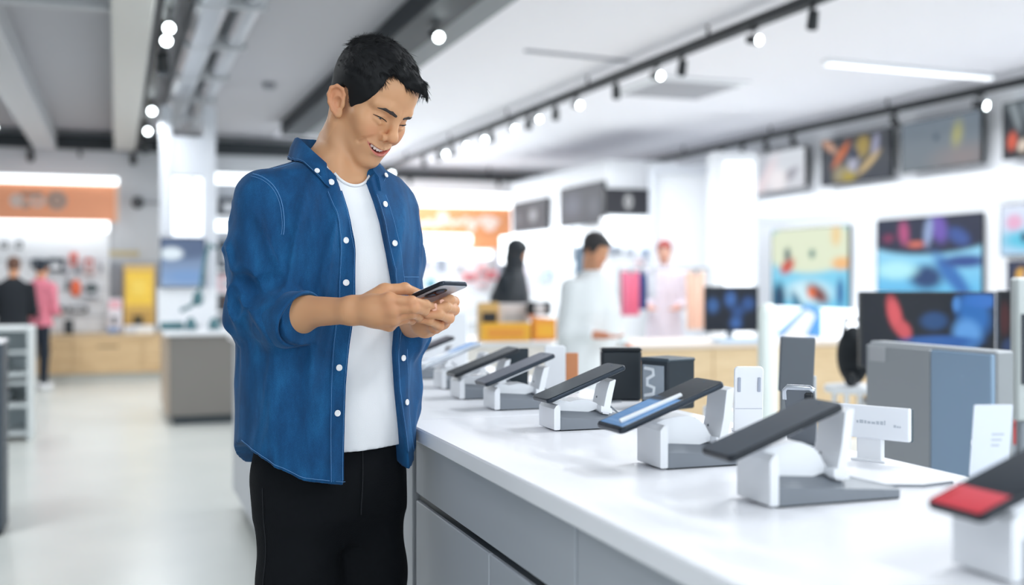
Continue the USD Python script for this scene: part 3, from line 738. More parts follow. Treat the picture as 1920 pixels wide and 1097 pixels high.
def hand(P, wrist, palm_pts, fingers, rw, flat):
    d = None
    for q, r in palm_pts:
        e = s_cap(P, wrist, q, rw, r); d = e if d is None else smin(d, e, .009)
    for i in range(len(palm_pts) - 1):
        d = smin(d, s_cap(P, palm_pts[i][0], palm_pts[i + 1][0], palm_pts[i][1] * .95, palm_pts[i + 1][1] * .95), .008)
    for pts, r in fingers:
        d = smin(d, s_chain(P, pts, np.array(r) * .94, .003), .0032)
        for j in (1, 2):
            d = smin(d, s_ell(P, pts[j], (r[j] * 1.02,) * 3), .003)
    return d
def f_armR(P):
    d = s_chain(P, [armR[0], armR[1]], (.046, .040), .01)
    fa = smin(s_cap(P, armR[1], wR, .037, .0225), s_ell(P, ml(548, 595, .166), (.034, .034, .034)), .04)
    d = smin(d, fa, .02)
    h = hand(P, wR + (ml(668, 582, .25) - wR) * .6, [(idx_m, .0125), (mid_m, .0130), (rin_m, .0122), (pin_m, .0110)], fR, .0190, 1)
    h = smin(h, s_cap(P, ml(672, 578, .246), ml(715, 552, .238), .017, .0135), .014)
    h = smin(h, s_ell(P, ml(702, 584, .262), (.024, .024, .024)), .02)
    return smin(d, h, .018)
armL = [ml(738, 372, -.13), ml(752, 604, -.10), ml(776, 622, .06), ml(797, 607, .13)]
wL = armL[-1]
lm = W_((838, 577, .135), (838, 590, .150), (830, 603, .165), (816, 613, .175))
fL = [([lm[0], *W_((851, 566, .175), (844, 562, .212), (826, 568, .228))], (.0105, .0098, .0088, .0072)),
      ([lm[1], *W_((851, 581, .195), (836, 576, .232), (812, 579, .244))], (.0108, .0100, .0090, .0072)),
      ([lm[2], *W_((842, 597, .210), (824, 590, .242), (800, 590, .250))], (.0104, .0094, .0086, .0070)),
      ([lm[3], *W_((824, 611, .212), (806, 602, .238), (787, 600, .240))], (.0094, .0084, .0076, .0064)),
      ([ml(812, 590, .125), *W_((824, 566, .125), (826, 549, .145), (816, 540, .168))], (.0150, .0125, .0100, .0082))]
def f_armL(P):
    d = s_chain(P, [armL[0], armL[1]], (.046, .038), .01)
    d = smin(d, s_cap(P, armL[1], wL, .036, .0230), .02)
    h = hand(P, wL, [(lm[0], .0125), (lm[1], .0130), (lm[2], .0124), (lm[3], .0115)], fL, .0190, 1)
    return smin(d, h, .016)
def bounds(pts, m):
    A = np.array(pts); return A.min(0) - m, A.max(0) + m
lo, hi = bounds([armR[1], *[p for f in fR for p in f[0]], wR], .052)
hr = relax(sculpt(f_armR, lo, hi, .0021), 2)
lo, hi = bounds([armL[1], *[p for f in fL for p in f[0]], wL], .050)
hl_ = relax(sculpt(f_armL, lo, hi, .0021), 2)
def f_core(P):
    d = s_stack(P, [(.86, .12, .075, 0), (1.0, .13, .075, 0), (1.2, .15, .085, 0), (1.38, .15, .085, .005), (1.44, .10, .07, .01)])
    for s, A, E in ((1, armR[0], armR[1]), (-1, armL[0], armL[1])):
        d = smin(d, s_cap(P, A * [.93, 1, 1] - [0, 0, .02], E, .044, .038), .03)
    for s in (-1, 1):
        d = smin(d, s_chain(P, [(s * .07 - .006, 0, .88), (s * .094 - .006, .012, .48), (s * .098, -.01, .09)], (.055, .045, .034)), .02)
    return d
core = sculpt(f_core, [-.33, -.2, .05], [.33, .25, 1.46], .011)
cd = np.vstack([face_color(to_head(head_m.vertices), SKIN, LIPS, WARM)] + [np.ones((len(m.vertices), 3)) * lin(SKIN) for m in (hr, hl_, core)])
for m, o0, F_, rad in ((hr, len(head_m.vertices), fR, 1), (hl_, len(head_m.vertices) + len(hr.vertices), fL, 1)):      # warmer knuckles and fingertips
    for pts, r in F_:
        for j, amt, s in ((0, .35, .016), (1, .4, .011), (3, .6, .011)):
            k = np.exp(-((m.vertices - pts[j]) ** 2).sum(1) / s ** 2)[:, None] * amt
            cd[o0:o0 + len(m.vertices)] = cd[o0:o0 + len(m.vertices)] * (1 - k) + lin(WARM) * k
put('body', cat(head_m, hr, hl_, core), skin_m, man, smooth=True, cd=cd)

# ---- face details
eye_m = mat_cd('eyeball', .12)
for s in (1, -1):
    e = ell((s * 31, 66.5, -5), (13.0, 13.0, 13.0), 4); v = e.vertices
    gaze = np.array([s * 31 - 2, 66.5 + 11.5, -12.0]); dd = np.linalg.norm(v - gaze, axis=1)
    c = np.where((dd < 9.2)[:, None], lin((34, 22, 18)), lin((176, 164, 156)))
    put('eye', trimesh.Trimesh(from_head(v / 1000), e.faces, process=False), eye_m, man, smooth=True, cd=c)
hairdark = mat('hair_black', (10, 11, 14), .6, specular_ior_level=.28)
def head_tube(pts, r, n=8):
    return tube(np.array([hp(*p) for p in pts]), np.array(r) / 1000 * SH, n)
for s in (1, -1):
    put('eyelashes', head_tube([(s * 15.5, 80.6, -8.2), (s * 24, 82.8, -5.2), (s * 33, 82.4, -3.4), (s * 41, 77.8, -3.3), (s * 49.5, 69.8, -4.6)], (.5, .9, 1.1, 1.0, .5)), hairdark, man, smooth=True)
def f_brow(P):
    Q = to_head(P) * 1000; Q = np.stack([np.abs(Q[:, 0]), Q[:, 1], Q[:, 2]], 1)
    Q[:, 1] = np.where(Q[:, 1] > 40, 0, 500); reg = s_chain(Q, [(12, 0, 12.5), (24, 0, 15.5), (38, 0, 16.5), (49, 0, 11.5)], (3.0, 3.7, 2.8, .8), 3)
    return smax(f_head(P) - .0012, reg / 1000, .0015)
lo, hi = bounds([hp(s * x, y, z) for s in (-1, 1) for x in (6, 54) for y in (50, 96) for z in (4, 30)], .006)
put('eyebrows', sculpt(f_brow, lo, hi, .0011), mat('brow_black', (50, 42, 40), .7), man, smooth=True)
teeth = []
for k in range(-5, 6):
    x = k * 5.4; w = 0
    if k == 0: continue
    xc = (abs(k) - .5) * 7.2 * np.sign(k) * (.97 if abs(k) > 2 else 1)
    yy = 84.2 - xc ** 2 / 48; a = math.atan(-2 * xc / 48)
    m = ell((0, 0, 0), ((4.4, 3.9, 4.0, 3.7, 3.4)[abs(k) - 1], 2.6, 5.2), 2)
    m.apply_transform(trimesh.transformations.rotation_matrix(a, [0, 0, 1])); m.apply_translation((xc, yy + .8, -68.8 + .0095 * xc ** 2)); teeth.append(m)
T = cat(teeth); put('teeth', trimesh.Trimesh(from_head(T.vertices / 1000), T.faces, process=False), mat('tooth_white', (240, 236, 228), .25), man, smooth=True)
for (pts, r), nm in zip(fR + fL, range(10)):                                                     # nails of the fingers in sight
    if nm in (0, 4, 5, 6, 9):
        tip, pre = np.array(pts[3]), np.array(pts[2]); ax = (tip - pre) / np.linalg.norm(tip - pre)
        up = {0: ml(811, 560, .30) - ml(811, 575, .247), 4: ml(791, 540, .25) - ml(791, 553, .212), 9: ml(816, 530, .19) - ml(816, 540, .168)}.get(nm, ml(800, 560, .33) - ml(800, 570, .24))
        up = up - ax * (up @ ax); up /= np.linalg.norm(up); sd = np.cross(up, ax)
        n_ = slab(.0092, .0105, .0012, .004, .0004, 5)
        put('fingernail', xf(n_, pose(sd, ax, up, tip + up * (r[3] - .0006) + ax * .001)), mat('nail', (226, 172, 148), .28), man)

# ---- hair
LINE_M = [72, 76, 82, 74, 40, 20, 7, -5, -17, -23, -20, -10, 6, 10, -6, -34, -58, -84]
def vol_m(Q):
    d = s_ell(Q, (2, -14, 60), (69, 89, 50))
    d = smin(d, s_ell(Q, (0, -60, 70), (46, 42, 38)), 20)
    d = smin(d, s_cap(Q, (32, 44, 90), (-12, 76, 82), 17, 17), 14)
    d = smin(d, s_cap(Q, (-12, 76, 82), (-38, 96, 64), 16, 10), 12)
    return smin(d, s_cap(Q, (-38, 96, 62), (-46, 102, 44), 8, 3.), 8)
def f_hair(P):
    Hh = to_head(P); Q = Hh * 1000
    line = hair_sdf(Hh, LINE_M, vol_m, 8.)
    n = meshkit.noise(Q * [.10, .05, .09] + 3.7) - .5 + .5 * (meshkit.noise(Q * [.26, .1, .2]) - .5)
    top = np.clip((Q[:, 2] - 20) / 50, .15, 1)
    return line * SH + n * .0042 * top
HM = sculpt(f_hair, hc - [.16, .16, .13], hc + [.16, .2, .19], .0023)
put('hair', HM, hairdark, man, smooth=True)
r2 = np.random.default_rng(11)
hn = HM.vertex_normals; tris = HM.faces
ar = HM.area_faces; pick = r2.choice(len(tris), 26000, p=ar / ar.sum()); bc = r2.dirichlet((1, 1, 1), 26000)
P0 = (HM.vertices[tris[pick]] * bc[..., None]).sum(1); N0 = HM.face_normals[pick]
Q0 = to_head(P0) * 1000; NH = N0 @ Rh
ok = (NH[:, 2] > -.75) & ~((np.abs(Q0[:, 0]) < 60) & (NH[:, 1] > .6) & (Q0[:, 2] < 60) & (Q0[:, 1] > 60) & (Q0[:, 0] > -20))
pts_all, wid, cnt = [], [], []
for p, n, q in zip(Q0[ok], NH[ok], P0[ok]):
    up = max(0., min(1., (p[2] - 30) / 60))
    fl = np.array([-.55, .75, -.25]) * up + np.array([0, -.45, -1.0]) * (1 - up)
    if p[1] < -45 and p[2] > 60:
        fl = np.array([.1, -.5, .5]) + r2.normal(0, .45, 3)                                     # the tousled crown
    fl = fl + r2.normal(0, .13, 3); fl = fl - n * (fl @ n); fl /= np.linalg.norm(fl) + 1e-9
    L = r2.uniform(13, 24) * (.42 + .58 * up) * (1.25 if (p[1] < -40 and p[2] > 70) else 1)
    lift = r2.uniform(-.02, .11) + (r2.uniform(.0, .2) if (p[1] < -35 and p[2] > 84) else 0)
    s = np.linspace(0, 1, 5)[:, None]
    c = p - n * 2.2 + fl * L * s + n * (lift * L * s ** 1.4 + .4) - np.array([0, 0, 1.]) * 2.5 * s ** 2 * up
    pts_all.append(c); wid += [.0005, .00055, .0005, .0004, .00012]; cnt.append(5)
cur = UsdGeom.BasisCurves.Define(stage, str(man.GetPath()) + '/hair/hair_strands')
A = from_head(np.vstack(pts_all) / 1000)
cur.CreateTypeAttr('cubic'); cur.CreateBasisAttr('catmullRom'); cur.CreateWrapAttr('pinned')
cur.CreatePointsAttr(Vt.Vec3fArray.FromNumpy(A.astype(np.float32))); cur.CreateCurveVertexCountsAttr(Vt.IntArray(cnt)); cur.CreateWidthsAttr(Vt.FloatArray(wid)); cur.SetWidthsInterpolation('vertex')
UsdShade.MaterialBindingAPI.Apply(cur.GetPrim()).Bind(hairdark)

# ---- clothes
denim = usdkit.material(stage, '/World/Looks/denim', {
    't': ('texture_coordinate', {}), 'm': ('mapping', {'scale': (1., 1., .35)}), 'n': ('noise_texture', {'scale': 26., 'detail': 6., 'roughness': .6}), 'f': ('noise_texture', {'scale': 900., 'detail': 1.}),
    'x': ('mix_float', {'fac': .3}), 'r': ('rgb_ramp', {'ramp': [(.3, tuple(lin((4, 48, 84)))), (.5, tuple(lin((8, 68, 114)))), (.72, tuple(lin((25, 96, 146))))]}),
    'b': ('bump', {'strength': .2, 'distance': .002}), 'p': ('principled_bsdf', {'roughness': .78, 'sheen_weight': .12, 'sheen_tint': (.6, .75, 1.), 'specular_ior_level': .25})},
    [('t.object', 'm.vector'), ('m.vector', 'n.vector'), ('t.object', 'f.vector'), ('n.fac', 'x.a'), ('f.fac', 'x.b'), ('x.result', 'r.fac'), ('r.color', 'p.base_color'), ('x.result', 'b.height'), ('b.normal', 'p.normal')], surface='p.BSDF')
tee_m = mat('tshirt_white', (228, 229, 232), .85, bump=.06, scale=420)
trouser_m = mat('trouser_black', (9, 12, 17), .85, bump=.2, scale=300, specular_ior_level=.2)
pearl = mat('pearl_button', (232, 232, 234), .2)
thread = mat('denim_thread', (86, 136, 186), .8)
TRUNK = [(.78, .186, .142, .0), (.85, .185, .140, .0), (.92, .183, .135, .0), (1.0, .181, .132, .0), (1.1, .182, .130, .0), (1.2, .186, .132, .0), (1.3, .188, .134, .0), (1.36, .192, .131, .0),
         (1.40, .194, .120, .002), (1.43, .182, .104, .008), (1.455, .152, .090, .016), (1.466, .120, .078, .022), (1.476, .090, .070, .026), (1.486, .070, .06, .03), (1.495, .02, .02, .034)]
XR_ = np.array([(.80, .050), (.888, .049), (.955, .0466), (1.055, .0425), (1.135, .036), (1.215, .026), (1.305, .025), (1.375, .033), (1.43, .0425), (1.52, .055)])
XL_ = np.array([(.80, -.108), (.915, -.1055), (.975, -.096), (1.035, -.088), (1.115, -.083), (1.165, -.088), (1.235, -.0786), (1.335, -.052), (1.405, -.036), (1.45, -.026), (1.52, -.02)])
def folds(P):
    a = np.arctan2(P[:, 0], P[:, 1]); z = P[:, 2]
    rid = lambda n: 1 - np.abs(2 * n - 1)
    v = rid(meshkit.noise(np.stack([a * 2.6 + .5 * np.sin(z * 5), z * 1.5, z * 0 + 5.], 1))) ** 2
    u = rid(meshkit.noise(np.stack([a * 5.5 + z * 4, z * 4.5 + a, z * 0 + 9.], 1))) ** 2
    w = meshkit.noise(np.stack([a * 1.9 + 7, z * 3.2 - a * 1.2, z * 0 + 1.], 1))
    k = np.clip((P[:, 1] + .05) / .1, .45, 1)
    return (-v * .013 - u * .0055 - w * .005) * k + .005
armRs = [ml(494, 372, .125), ml(488, 480, .125), ml(476, 583, .105), ml(525, 598, .15), ml(566, 600, .19)]
armLs = [ml(728, 392, -.12), ml(738, 490, -.13), ml(750, 600, -.09), ml(756, 620, -.09), ml(766, 624, -.03)]
def sleeve(P, J, rr):
    d = s_chain(P, J, rr, .03)
    ax = J[2] - J[0]; L2 = ax @ ax; t = (P - J[0]) @ ax / L2
    rad = P - J[0] - np.clip(t, 0, 1)[:, None] * ax; an = np.arctan2(rad[:, 0], rad[:, 1])
    rid = lambda n: 1 - np.abs(2 * n - 1)
    w = rid(meshkit.noise(np.stack([an * 1.5 + t * 2.6, t * 2.2 - an * .9, t * 0 + 2.], 1))) ** 2
    el = np.exp(-((P - J[2] - [0, .03, .03]) ** 2).sum(1) / .011)
    w2 = rid(meshkit.noise(np.stack([(P - J[2]) @ np.array([.25, .6, .75]) * 26, an * 1.3, t * 2], 1))) ** 2
    return d - (w - .35) * .012 * np.clip((t - .03) / .2, 0, 1) - (w2 - .4) * .012 * el
def hem(P):
    """The shirt-tail hem: height of the lower edge by direction."""
    a = np.abs(np.arctan2(P[:, 0], P[:, 1]))
    return np.interp(a, [0, .35, .8, 1.25, 1.6, 1.9, 2.3, 3.15], [.868, .868, .882, .925, .948, .93, .89, .872])
def f_trunk(P, off=0.):
    return s_stack(P, TRUNK, 2.25) - off
def f_shirt_solid(P):
    d = f_trunk(P) + folds(P) * np.clip((1.46 - P[:, 2]) / .12, 0, 1)
    sl = sleeve(P, armRs, (.054, .0555, .0530, .0470, .0445))
    axR = armRs[4] - armRs[3]; axR /= np.linalg.norm(axR); sl = np.maximum(sl, (P - armRs[4]) @ axR)
    d = smin(d, sl, .013)
    d = smin(d, sleeve(P, armLs, (.056, .054, .048, .040, .038)), .028)
    return d
def f_front(P):
    return f_trunk(P) + folds(P) * np.clip((1.46 - P[:, 2]) / .12, 0, 1)
def f_shirt(P):
    d = f_shirt_solid(P); z = P[:, 2]
    xr, xl = np.interp(z, XR_[:, 0], XR_[:, 1]), np.interp(z, XL_[:, 0], XL_[:, 1])
    cut = np.maximum(np.maximum(P[:, 0] - xr, xl - P[:, 0]), .035 - P[:, 1])
    d = smax(d, -cut, .004)
    d = np.maximum(d, -np.where(z > 1.36, s_cap(P, (0, .034, 1.42), (0, .036, 1.60), .060, .064), 1))     # the neck opening
    d = np.maximum(d, -s_cap(P, (.006, .06, 1.478), (.006, .25, 1.54), .058))
    d = np.maximum(d, z - 1.505)
    low = np.where(np.linalg.norm(P[:, :2] - [0, 0], axis=1) < .26, hem(P) - z, -1)
    d = smax(d, (P @ BASIS.T + G0)[:, 0] - .5705 - np.clip(z - .955, 0, 1) * .55, .006)                        # the cloth rests against the worktop's edge
    return np.maximum(d, np.maximum(low, -(z - .84)))
shirt_m = relax(sculpt(f_shirt, [-.36, -.2, .83], [.36, .36, 1.53], .0036, .065), 3)
shirt = put('shirt', shirt_m, denim, man, smooth=55)
def march(o, d, f, n=60):
    """Points where rays o + t d meet the surface of f."""
    p = np.array(o, float); d = np.broadcast_to(np.asarray(d, float), p.shape)
    for _ in range(n):
        p = p + d * (f(p) * .6)[:, None]
    return p
def strip(P_mid, half, f, dirn, lift=.0012, nw=5, side=None):
    """A flat band laid on the surface of f: middle line, half width(s), the ray direction it is dropped along."""
    P_mid = np.asarray(P_mid, float); t = np.gradient(P_mid, axis=0); t /= np.linalg.norm(t, axis=1, keepdims=True)
    s = np.cross(t, -np.asarray(dirn, float)); s /= np.linalg.norm(s, axis=1, keepdims=True)
    rows = np.stack([P_mid + s * k for k in np.linspace(-half, half, nw)], 1)
    n = rows.shape[0]; hit = march(rows.reshape(-1, 3), dirn, f).reshape(n, nw, 3)
    nn = np.asarray(dirn, float) * -1
    up = hit + nn * lift; e = hit - nn * .004
    ring = np.concatenate([up, e[:, ::-1]], 1); k = ring.shape[1]
    i, j = np.meshgrid(np.arange(n - 1), np.arange(k), indexing='ij'); q = np.stack([i * k + j, i * k + (j + 1) % k, (i + 1) * k + (j + 1) % k, (i + 1) * k + j], -1).reshape(-1, 4)
    v = ring.reshape(-1, 3); f2 = np.vstack([q[:, [0, 1, 2]], q[:, [0, 2, 3]]])
    caps = [[a, a + 1, a + 2] for a in range(0)]
    m = trimesh.Trimesh(v, f2, process=False); m.invert()
    return m, hit
zz = np.linspace(.878, 1.415, 60)
fwd = np.array([0, 1., 0])
def button_pose(o):
    e = .004; g = np.array([(f_front(o[None] + np.eye(3)[i] * e) - f_front(o[None] - np.eye(3)[i] * e))[0] for i in range(3)]); g = g / np.linalg.norm(g); _, a1, a2 = frame_of(g)
    return pose(a1, a2, g, o + g * .0016)
for side, X, off in ((1, XR_, .0165), (-1, XL_, -.0150)):
    z2 = zz if side > 0 else np.linspace(.914, 1.415, 60)
    xm = np.interp(z2, X[:, 0], X[:, 1]) + off
    mid = np.stack([xm, np.full_like(z2, .30), z2], 1)
    m, hit = strip(mid, .0150, f_front, -fwd, .0014)
    put('placket', m, denim, shirt, smooth=50)
    for sgn in (-1, 1):                                                                       # stitching lines along the placket
        sm = mid + [sgn * .0122, 0, 0]; h = march(sm, -fwd, f_front) + fwd * .0016
        put('stitching', tube(h, .00042, 5), thread, shirt)
    bz = ((645, 345), (652, 452), (651, 530), (638, 686), (634, 769)) if side > 0 else ((698, 381), (717, 455), (752, 676), (751, 762))
    for bx, by in bz:
        zb = CAM_H + (HYP - by) / FPX * (D0 - .09)
        o = march(np.array([[np.interp(zb, X[:, 0], X[:, 1]) + off, .3, zb]]), -fwd, f_front)[0]
        b = lathe([(0, 0), (.0056, 0), (.0062, .0012), (.0058, .0024), (.0044, .0026), (.0040, .0019), (0, .0018)], 18)
        put('button', xf(b, button_pose(o)), pearl, shirt, smooth=40)
# collar: two leaves around the neck
def collar():
    n = 61; s = np.linspace(-1, 1, n); th = s * math.radians(134)                               # 0 = nape, + towards the right
    c = np.array([.010, .034]); rx, ry = .067, .066
    ax, ay = np.sin(th), -np.cos(th); fr = np.clip((np.abs(s) - .55) / .45, 0, 1)
    zf = 1.528 - .010 * np.abs(s) - .050 * fr ** 1.3                                            # fold line
    fold = np.stack([c[0] + rx * ax, c[1] + ry * ay + .012 * fr, zf], 1)
    drop = .040 + .006 * fr ** 2.0; outw = .018 + .004 * fr
    outer = np.stack([c[0] + (rx + outw) * ax - .006 * np.sign(s) * fr ** 3, c[1] + (ry + outw) * ay + .022 * fr ** 2, zf - drop], 1)
    stand = np.stack([c[0] + (rx - .004) * ax, c[1] + (ry - .004) * ay + .010 * fr, zf - .036], 1)
    def off_shirt(p, gap):
        for _ in range(6):
            e = .003; f0 = f_shirt_solid(p); g = np.stack([f_shirt_solid(p + np.eye(3)[i] * e) - f0 for i in range(3)], 1) / e; g /= np.linalg.norm(g, axis=1, keepdims=True) + 1e-9
            p = p + g * np.clip(gap - f0, 0, .006)[:, None]
        return p
    outer = off_shirt(outer, .0045)
    mid_ = off_shirt(fold * .55 + outer * .45 + np.stack([ax, ay, ax * 0], 1) * .005, .006)
    rows = [stand, stand * .5 + fold * .5 + [0, 0, .002], fold + [0, 0, .002], fold + np.stack([ax, ay, ax * 0], 1) * .004 + [0, 0, .0005], mid_, outer]
    G = np.stack(rows, 1); back = G[:, ::-1] - np.stack([ax, ay, ax * 0], 1)[:, None] * .0022 - [0, 0, .001]
    ring = np.concatenate([G, back], 1); k = ring.shape[1]
    i, j = np.meshgrid(np.arange(n - 1), np.arange(k), indexing='ij'); q = np.stack([i * k + j, i * k + (j + 1) % k, (i + 1) * k + (j + 1) % k, (i + 1) * k + j], -1).reshape(-1, 4)
    f2 = [*q[:, [0, 1, 2]], *q[:, [0, 2, 3]]]
    for e in (0, n - 1):
        b = e * k
        f2 += [(b, b + a, b + a + 1) for a in range(1, k - 1)]
    m = trimesh.Trimesh(ring.reshape(-1, 3), np.array(f2), process=True); trimesh.repair.fix_normals(m)
    return m, outer * .8 + mid_ * .2 + np.stack([ax, ay, ax * 0], 1) * .0012, outer
cm, seam_, outer = collar(); put('collar', cm, denim, shirt, smooth=45)
put('stitching', tube(seam_[2:-2], .00045, 5), thread, shirt)
for e in (3, 57):
    b = lathe([(0, 0), (.0048, 0), (.0052, .001), (.0046, .002), (0, .0018)], 16); d = fwd * .8 + np.array([.3 if e > 30 else -.3, 0, .35]); d /= np.linalg.norm(d); _, a1, a2 = frame_of(d)
    put('button', xf(b, pose(a1, a2, d, seam_[e] + d * .0015 + [0, 0, .004])), pearl, shirt, smooth=40)
# rolled cuffs
def cuff(J, i, rr, length, label=None):
    a, b = np.array(J[i]), np.array(J[i + 1]); d = (b - a) / np.linalg.norm(b - a); _, u, v = frame_of(d); n = 40
    out = []
    prof = [(-length, rr + .001), (-length + .004, rr + .0058), (-.02, rr + .0065), (-.004, rr + .0062), (0, rr + .004), (.0005, rr + .001), (-.004, rr - .0025), (-.03, rr - .003)]
    t = np.arange(n) * 2 * np.pi / n
    for s, r in prof:
        w = 1 + .05 * np.sin(2 * t + 1.0) + .035 * np.sin(3 * t + s * 90)
        out.append(b + d * (s - .013 * np.sin(t))[:, None] + ((r * w * np.cos(t))[:, None] * u + (r * w * np.sin(t))[:, None] * v))
    k = len(prof); V = np.stack(out).reshape(-1, 3); I, K = np.meshgrid(np.arange(k - 1), np.arange(n), indexing='ij')
    q = np.stack([I * n + K, I * n + (K + 1) % n, (I + 1) * n + (K + 1) % n, (I + 1) * n + K], -1).reshape(-1, 4)
    return trimesh.Trimesh(V, np.vstack([q[:, [0, 1, 2]], q[:, [0, 2, 3]]]), process=False)
put('cuff', cuff(armRs, 3, .0478, .072), denim, shirt, smooth=60)
put('cuff', cuff(armLs, 3, .0370, .040), denim, shirt, smooth=60)
# breast pocket on his left, seams
zp = np.linspace(1.262, 1.176, 14); mid = np.stack([np.full_like(zp, -.126), np.full_like(zp, .3), zp], 1)
m, _ = strip(mid, .026, f_front, -fwd, .0016, 7); put('pocket', m, denim, shirt, smooth=50)
h = march(np.stack([np.linspace(-.152, -.100, 12), np.full(12, .3), np.full(12, 1.256)], 1), -fwd, f_front) + fwd * .0018; put('stitching', tube(h, .0006, 5), thread, shirt)
def trace(pts, w, f, n=40):
    """A line on the surface of f through points seen from the front: (column, row) pairs, straightened into n points."""
    from scipy.interpolate import make_interp_spline
    P = np.array(pts, float); t = np.linspace(0, 1, len(P)); q = make_interp_spline(t, P, k=min(3, len(P) - 1))(np.linspace(0, 1, n))
    o = np.array([ml(x, y, w) for x, y in q]); e = (np.array([0, 0, CAM_H]) - G0) @ BASIS; d = o - e; d /= np.linalg.norm(d, axis=1, keepdims=True)
    h = march(o, d, f, 80); h = h[np.isfinite(h).all(1) & (np.linalg.norm(h - o, axis=1) < 1.2)]
    return h - d * .0008
put('stitching', tube(trace([(474, 326), (505, 340), (526, 372), (533, 415), (531, 440)], .40, f_shirt_solid), .0008, 5), thread, shirt)
put('stitching', tube(trace([(470, 330), (502, 344), (522, 374), (529, 415), (527, 440)], .40, f_shirt_solid), .0005, 5), thread, shirt)
put('stitching', tube(trace([(512, 316), (540, 309), (562, 300)], .40, f_shirt_solid), .0006, 5), thread, shirt)
hs = []
for a, z in zip(np.linspace(.33, 1.55, 34), hem(np.stack([np.sin(np.linspace(.33, 1.55, 34)), np.cos(np.linspace(.33, 1.55, 34)), np.zeros(34)], 1)) + .007):
    o = march(np.array([[.30 * math.sin(a), .30 * math.cos(a), z]]), np.array([-math.sin(a), -math.cos(a), 0]), f_shirt_solid)[0]
    hs.append(o + np.array([math.sin(a), math.cos(a), 0]) * .001)
put('stitching', tube(np.array(hs), .0006, 5), thread, shirt)
# T-shirt
def f_tee(P):
    d = f_trunk(P, -.0135 - .012 * np.clip((np.abs(P[:, 0] + .03) - .10) / .05, 0, 1))
    v = meshkit.noise(np.stack([P[:, 0] * 26, P[:, 2] * 9 - P[:, 0] * 12, P[:, 2] * 0], 1)) - .5
    d = d + v * .007 * np.clip((1.40 - P[:, 2]) / .2, .15, 1)
    d = smax(d, -np.minimum(s_cap(P, (0, .06, 1.478), (0, .3, 1.478), .049), s_cap(P, (0, .03, 1.47), (0, .035, 1.6), .066)), .003)
    return np.maximum(np.maximum(d, .925 - P[:, 2]), P[:, 2] - 1.475)
tee = put('t_shirt', relax(sculpt(f_tee, [-.2, -.15, .91], [.2, .16, 1.49], .004), 2), tee_m, man, smooth=55)
a = np.linspace(-1.35, 1.35, 40)
ring = march(np.stack([.0475 * np.sin(a), np.full(40, .26), 1.478 - .0475 * np.cos(a)], 1), -fwd, lambda P: f_trunk(P, -.0135)) + fwd * .0005
put('neckband', tube(ring[5:-5] - fwd * .0012, .0030, 10), tee_m, tee, smooth=True)
# trousers
def f_trousers(P):
    d = s_stack(P, [(.74, .10, .07, -.002, -.008), (.79, .144, .104, -.002, -.012), (.86, .150, .108, -.002, -.012), (.94, .150, .105, 0, -.008), (.985, .150, .104, 0, -.004)], 2.3)
    for s in (1, -1):
        leg = s_chain(P, [(s * .072 - .010, -.002, .86), (s * .080 - .010, .010, .66), (s * .092 - .008, .018, .46), (s * .100, -.004, .10)], (.082, .0765, .066, .054), .03)
        d = smin(d, leg, .035)
    a = np.arctan2(P[:, 0], P[:, 1])
    n = meshkit.noise(np.stack([P[:, 0] * 18, P[:, 1] * 12, P[:, 2] * 9 + P[:, 0] * 8], 1)) - .5
    d = d + n * .008 * np.clip((P[:, 2] - .06) / .1, 0, 1)
    return np.maximum(np.maximum(d, .055 - P[:, 2]), P[:, 2] - .97)
tr = put('trousers', relax(sculpt(f_trousers, [-.22, -.16, .03], [.22, .18, .985], .0052), 3), trouser_m, man, smooth=60)
h = march(np.stack([np.full(20, -.012), np.full(20, .25), np.linspace(.935, .80, 20)], 1), -fwd, f_trousers) + fwd * .0015; put('fly_seam', tube(h, .0012, 6), mat('trouser_seam', (16, 20, 26), .8), tr)
hs = march(np.stack([np.full(40, .45), np.linspace(.02, .012, 40), np.linspace(.86, .12, 40)], 1), np.array([-1., 0, 0]), f_trousers) + np.array([.001, 0, 0]); put('side_seam', tube(hs, .0009, 6), mat('trouser_seam'), tr)
# shoes
for s in (1, -1):
    def f_shoe(P, s=s):
        q = P - [s * .100, 0, 0]
        d = s_chain(q, [(0, -.055, .045), (0, .02, .052), (0, .10, .036), (0, .165, .026)], (.042, .046, .044, .036), .03)
        return np.maximum(d, .012 - q[:, 2])
    sh = put('shoe', sculpt(f_shoe, [s * .1 - .07, -.12, 0], [s * .1 + .07, .23, .12], .005), mat('shoe_dark', (30, 32, 38), .5), man, smooth=50)
    sole = Polygon([(-.036, -.09), (-.042, -.02), (-.046, .1), (-.036, .18), (0, .204), (.036, .18), (.046, .1), (.042, -.02), (.036, -.09), (0, -.1)])
    put('sole', ext(sole, 'z', 0, .016).apply_translation((s * .1, 0, 0)), white_pl, sh)
# ---- the phone in his hands
ph_n = None
wid_d = .61 * Uc + .79 * Vc - .03 * Zc; wid_d /= np.linalg.norm(wid_d)
lon = .50 * Uc - .62 * Vc + .27 * Zc; lon -= wid_d * (lon @ wid_d); lon /= np.linalg.norm(lon); nor = np.cross(wid_d, lon)
c0 = atd(829, 530, D0 - .27) - lon * .076 + wid_d * .0365; wid_d = -wid_d; nor = -nor
o = thing('phone', 'black phone with a pale glossy back held in both hands by the man', 'phone')
Mx = pose(wid_d, lon, nor, c0)
put('frame', xf(slab(.073, .152, .0085, .010, .0022), Mx), frame_dark, o, smooth=45)
put('back_glass', xf(slab(.069, .148, .0008, .0085, .0003), pose(wid_d, lon, nor, c0 - nor * .0042)), mat('phone_back', (196, 203, 212), .28), o)
put('screen', xf(slab(.069, .148, .0008, .0085, .0003), pose(wid_d, lon, nor, c0 + nor * .0042)), mat('screen_lit', (196, 206, 216), .2, emit=.4), o)
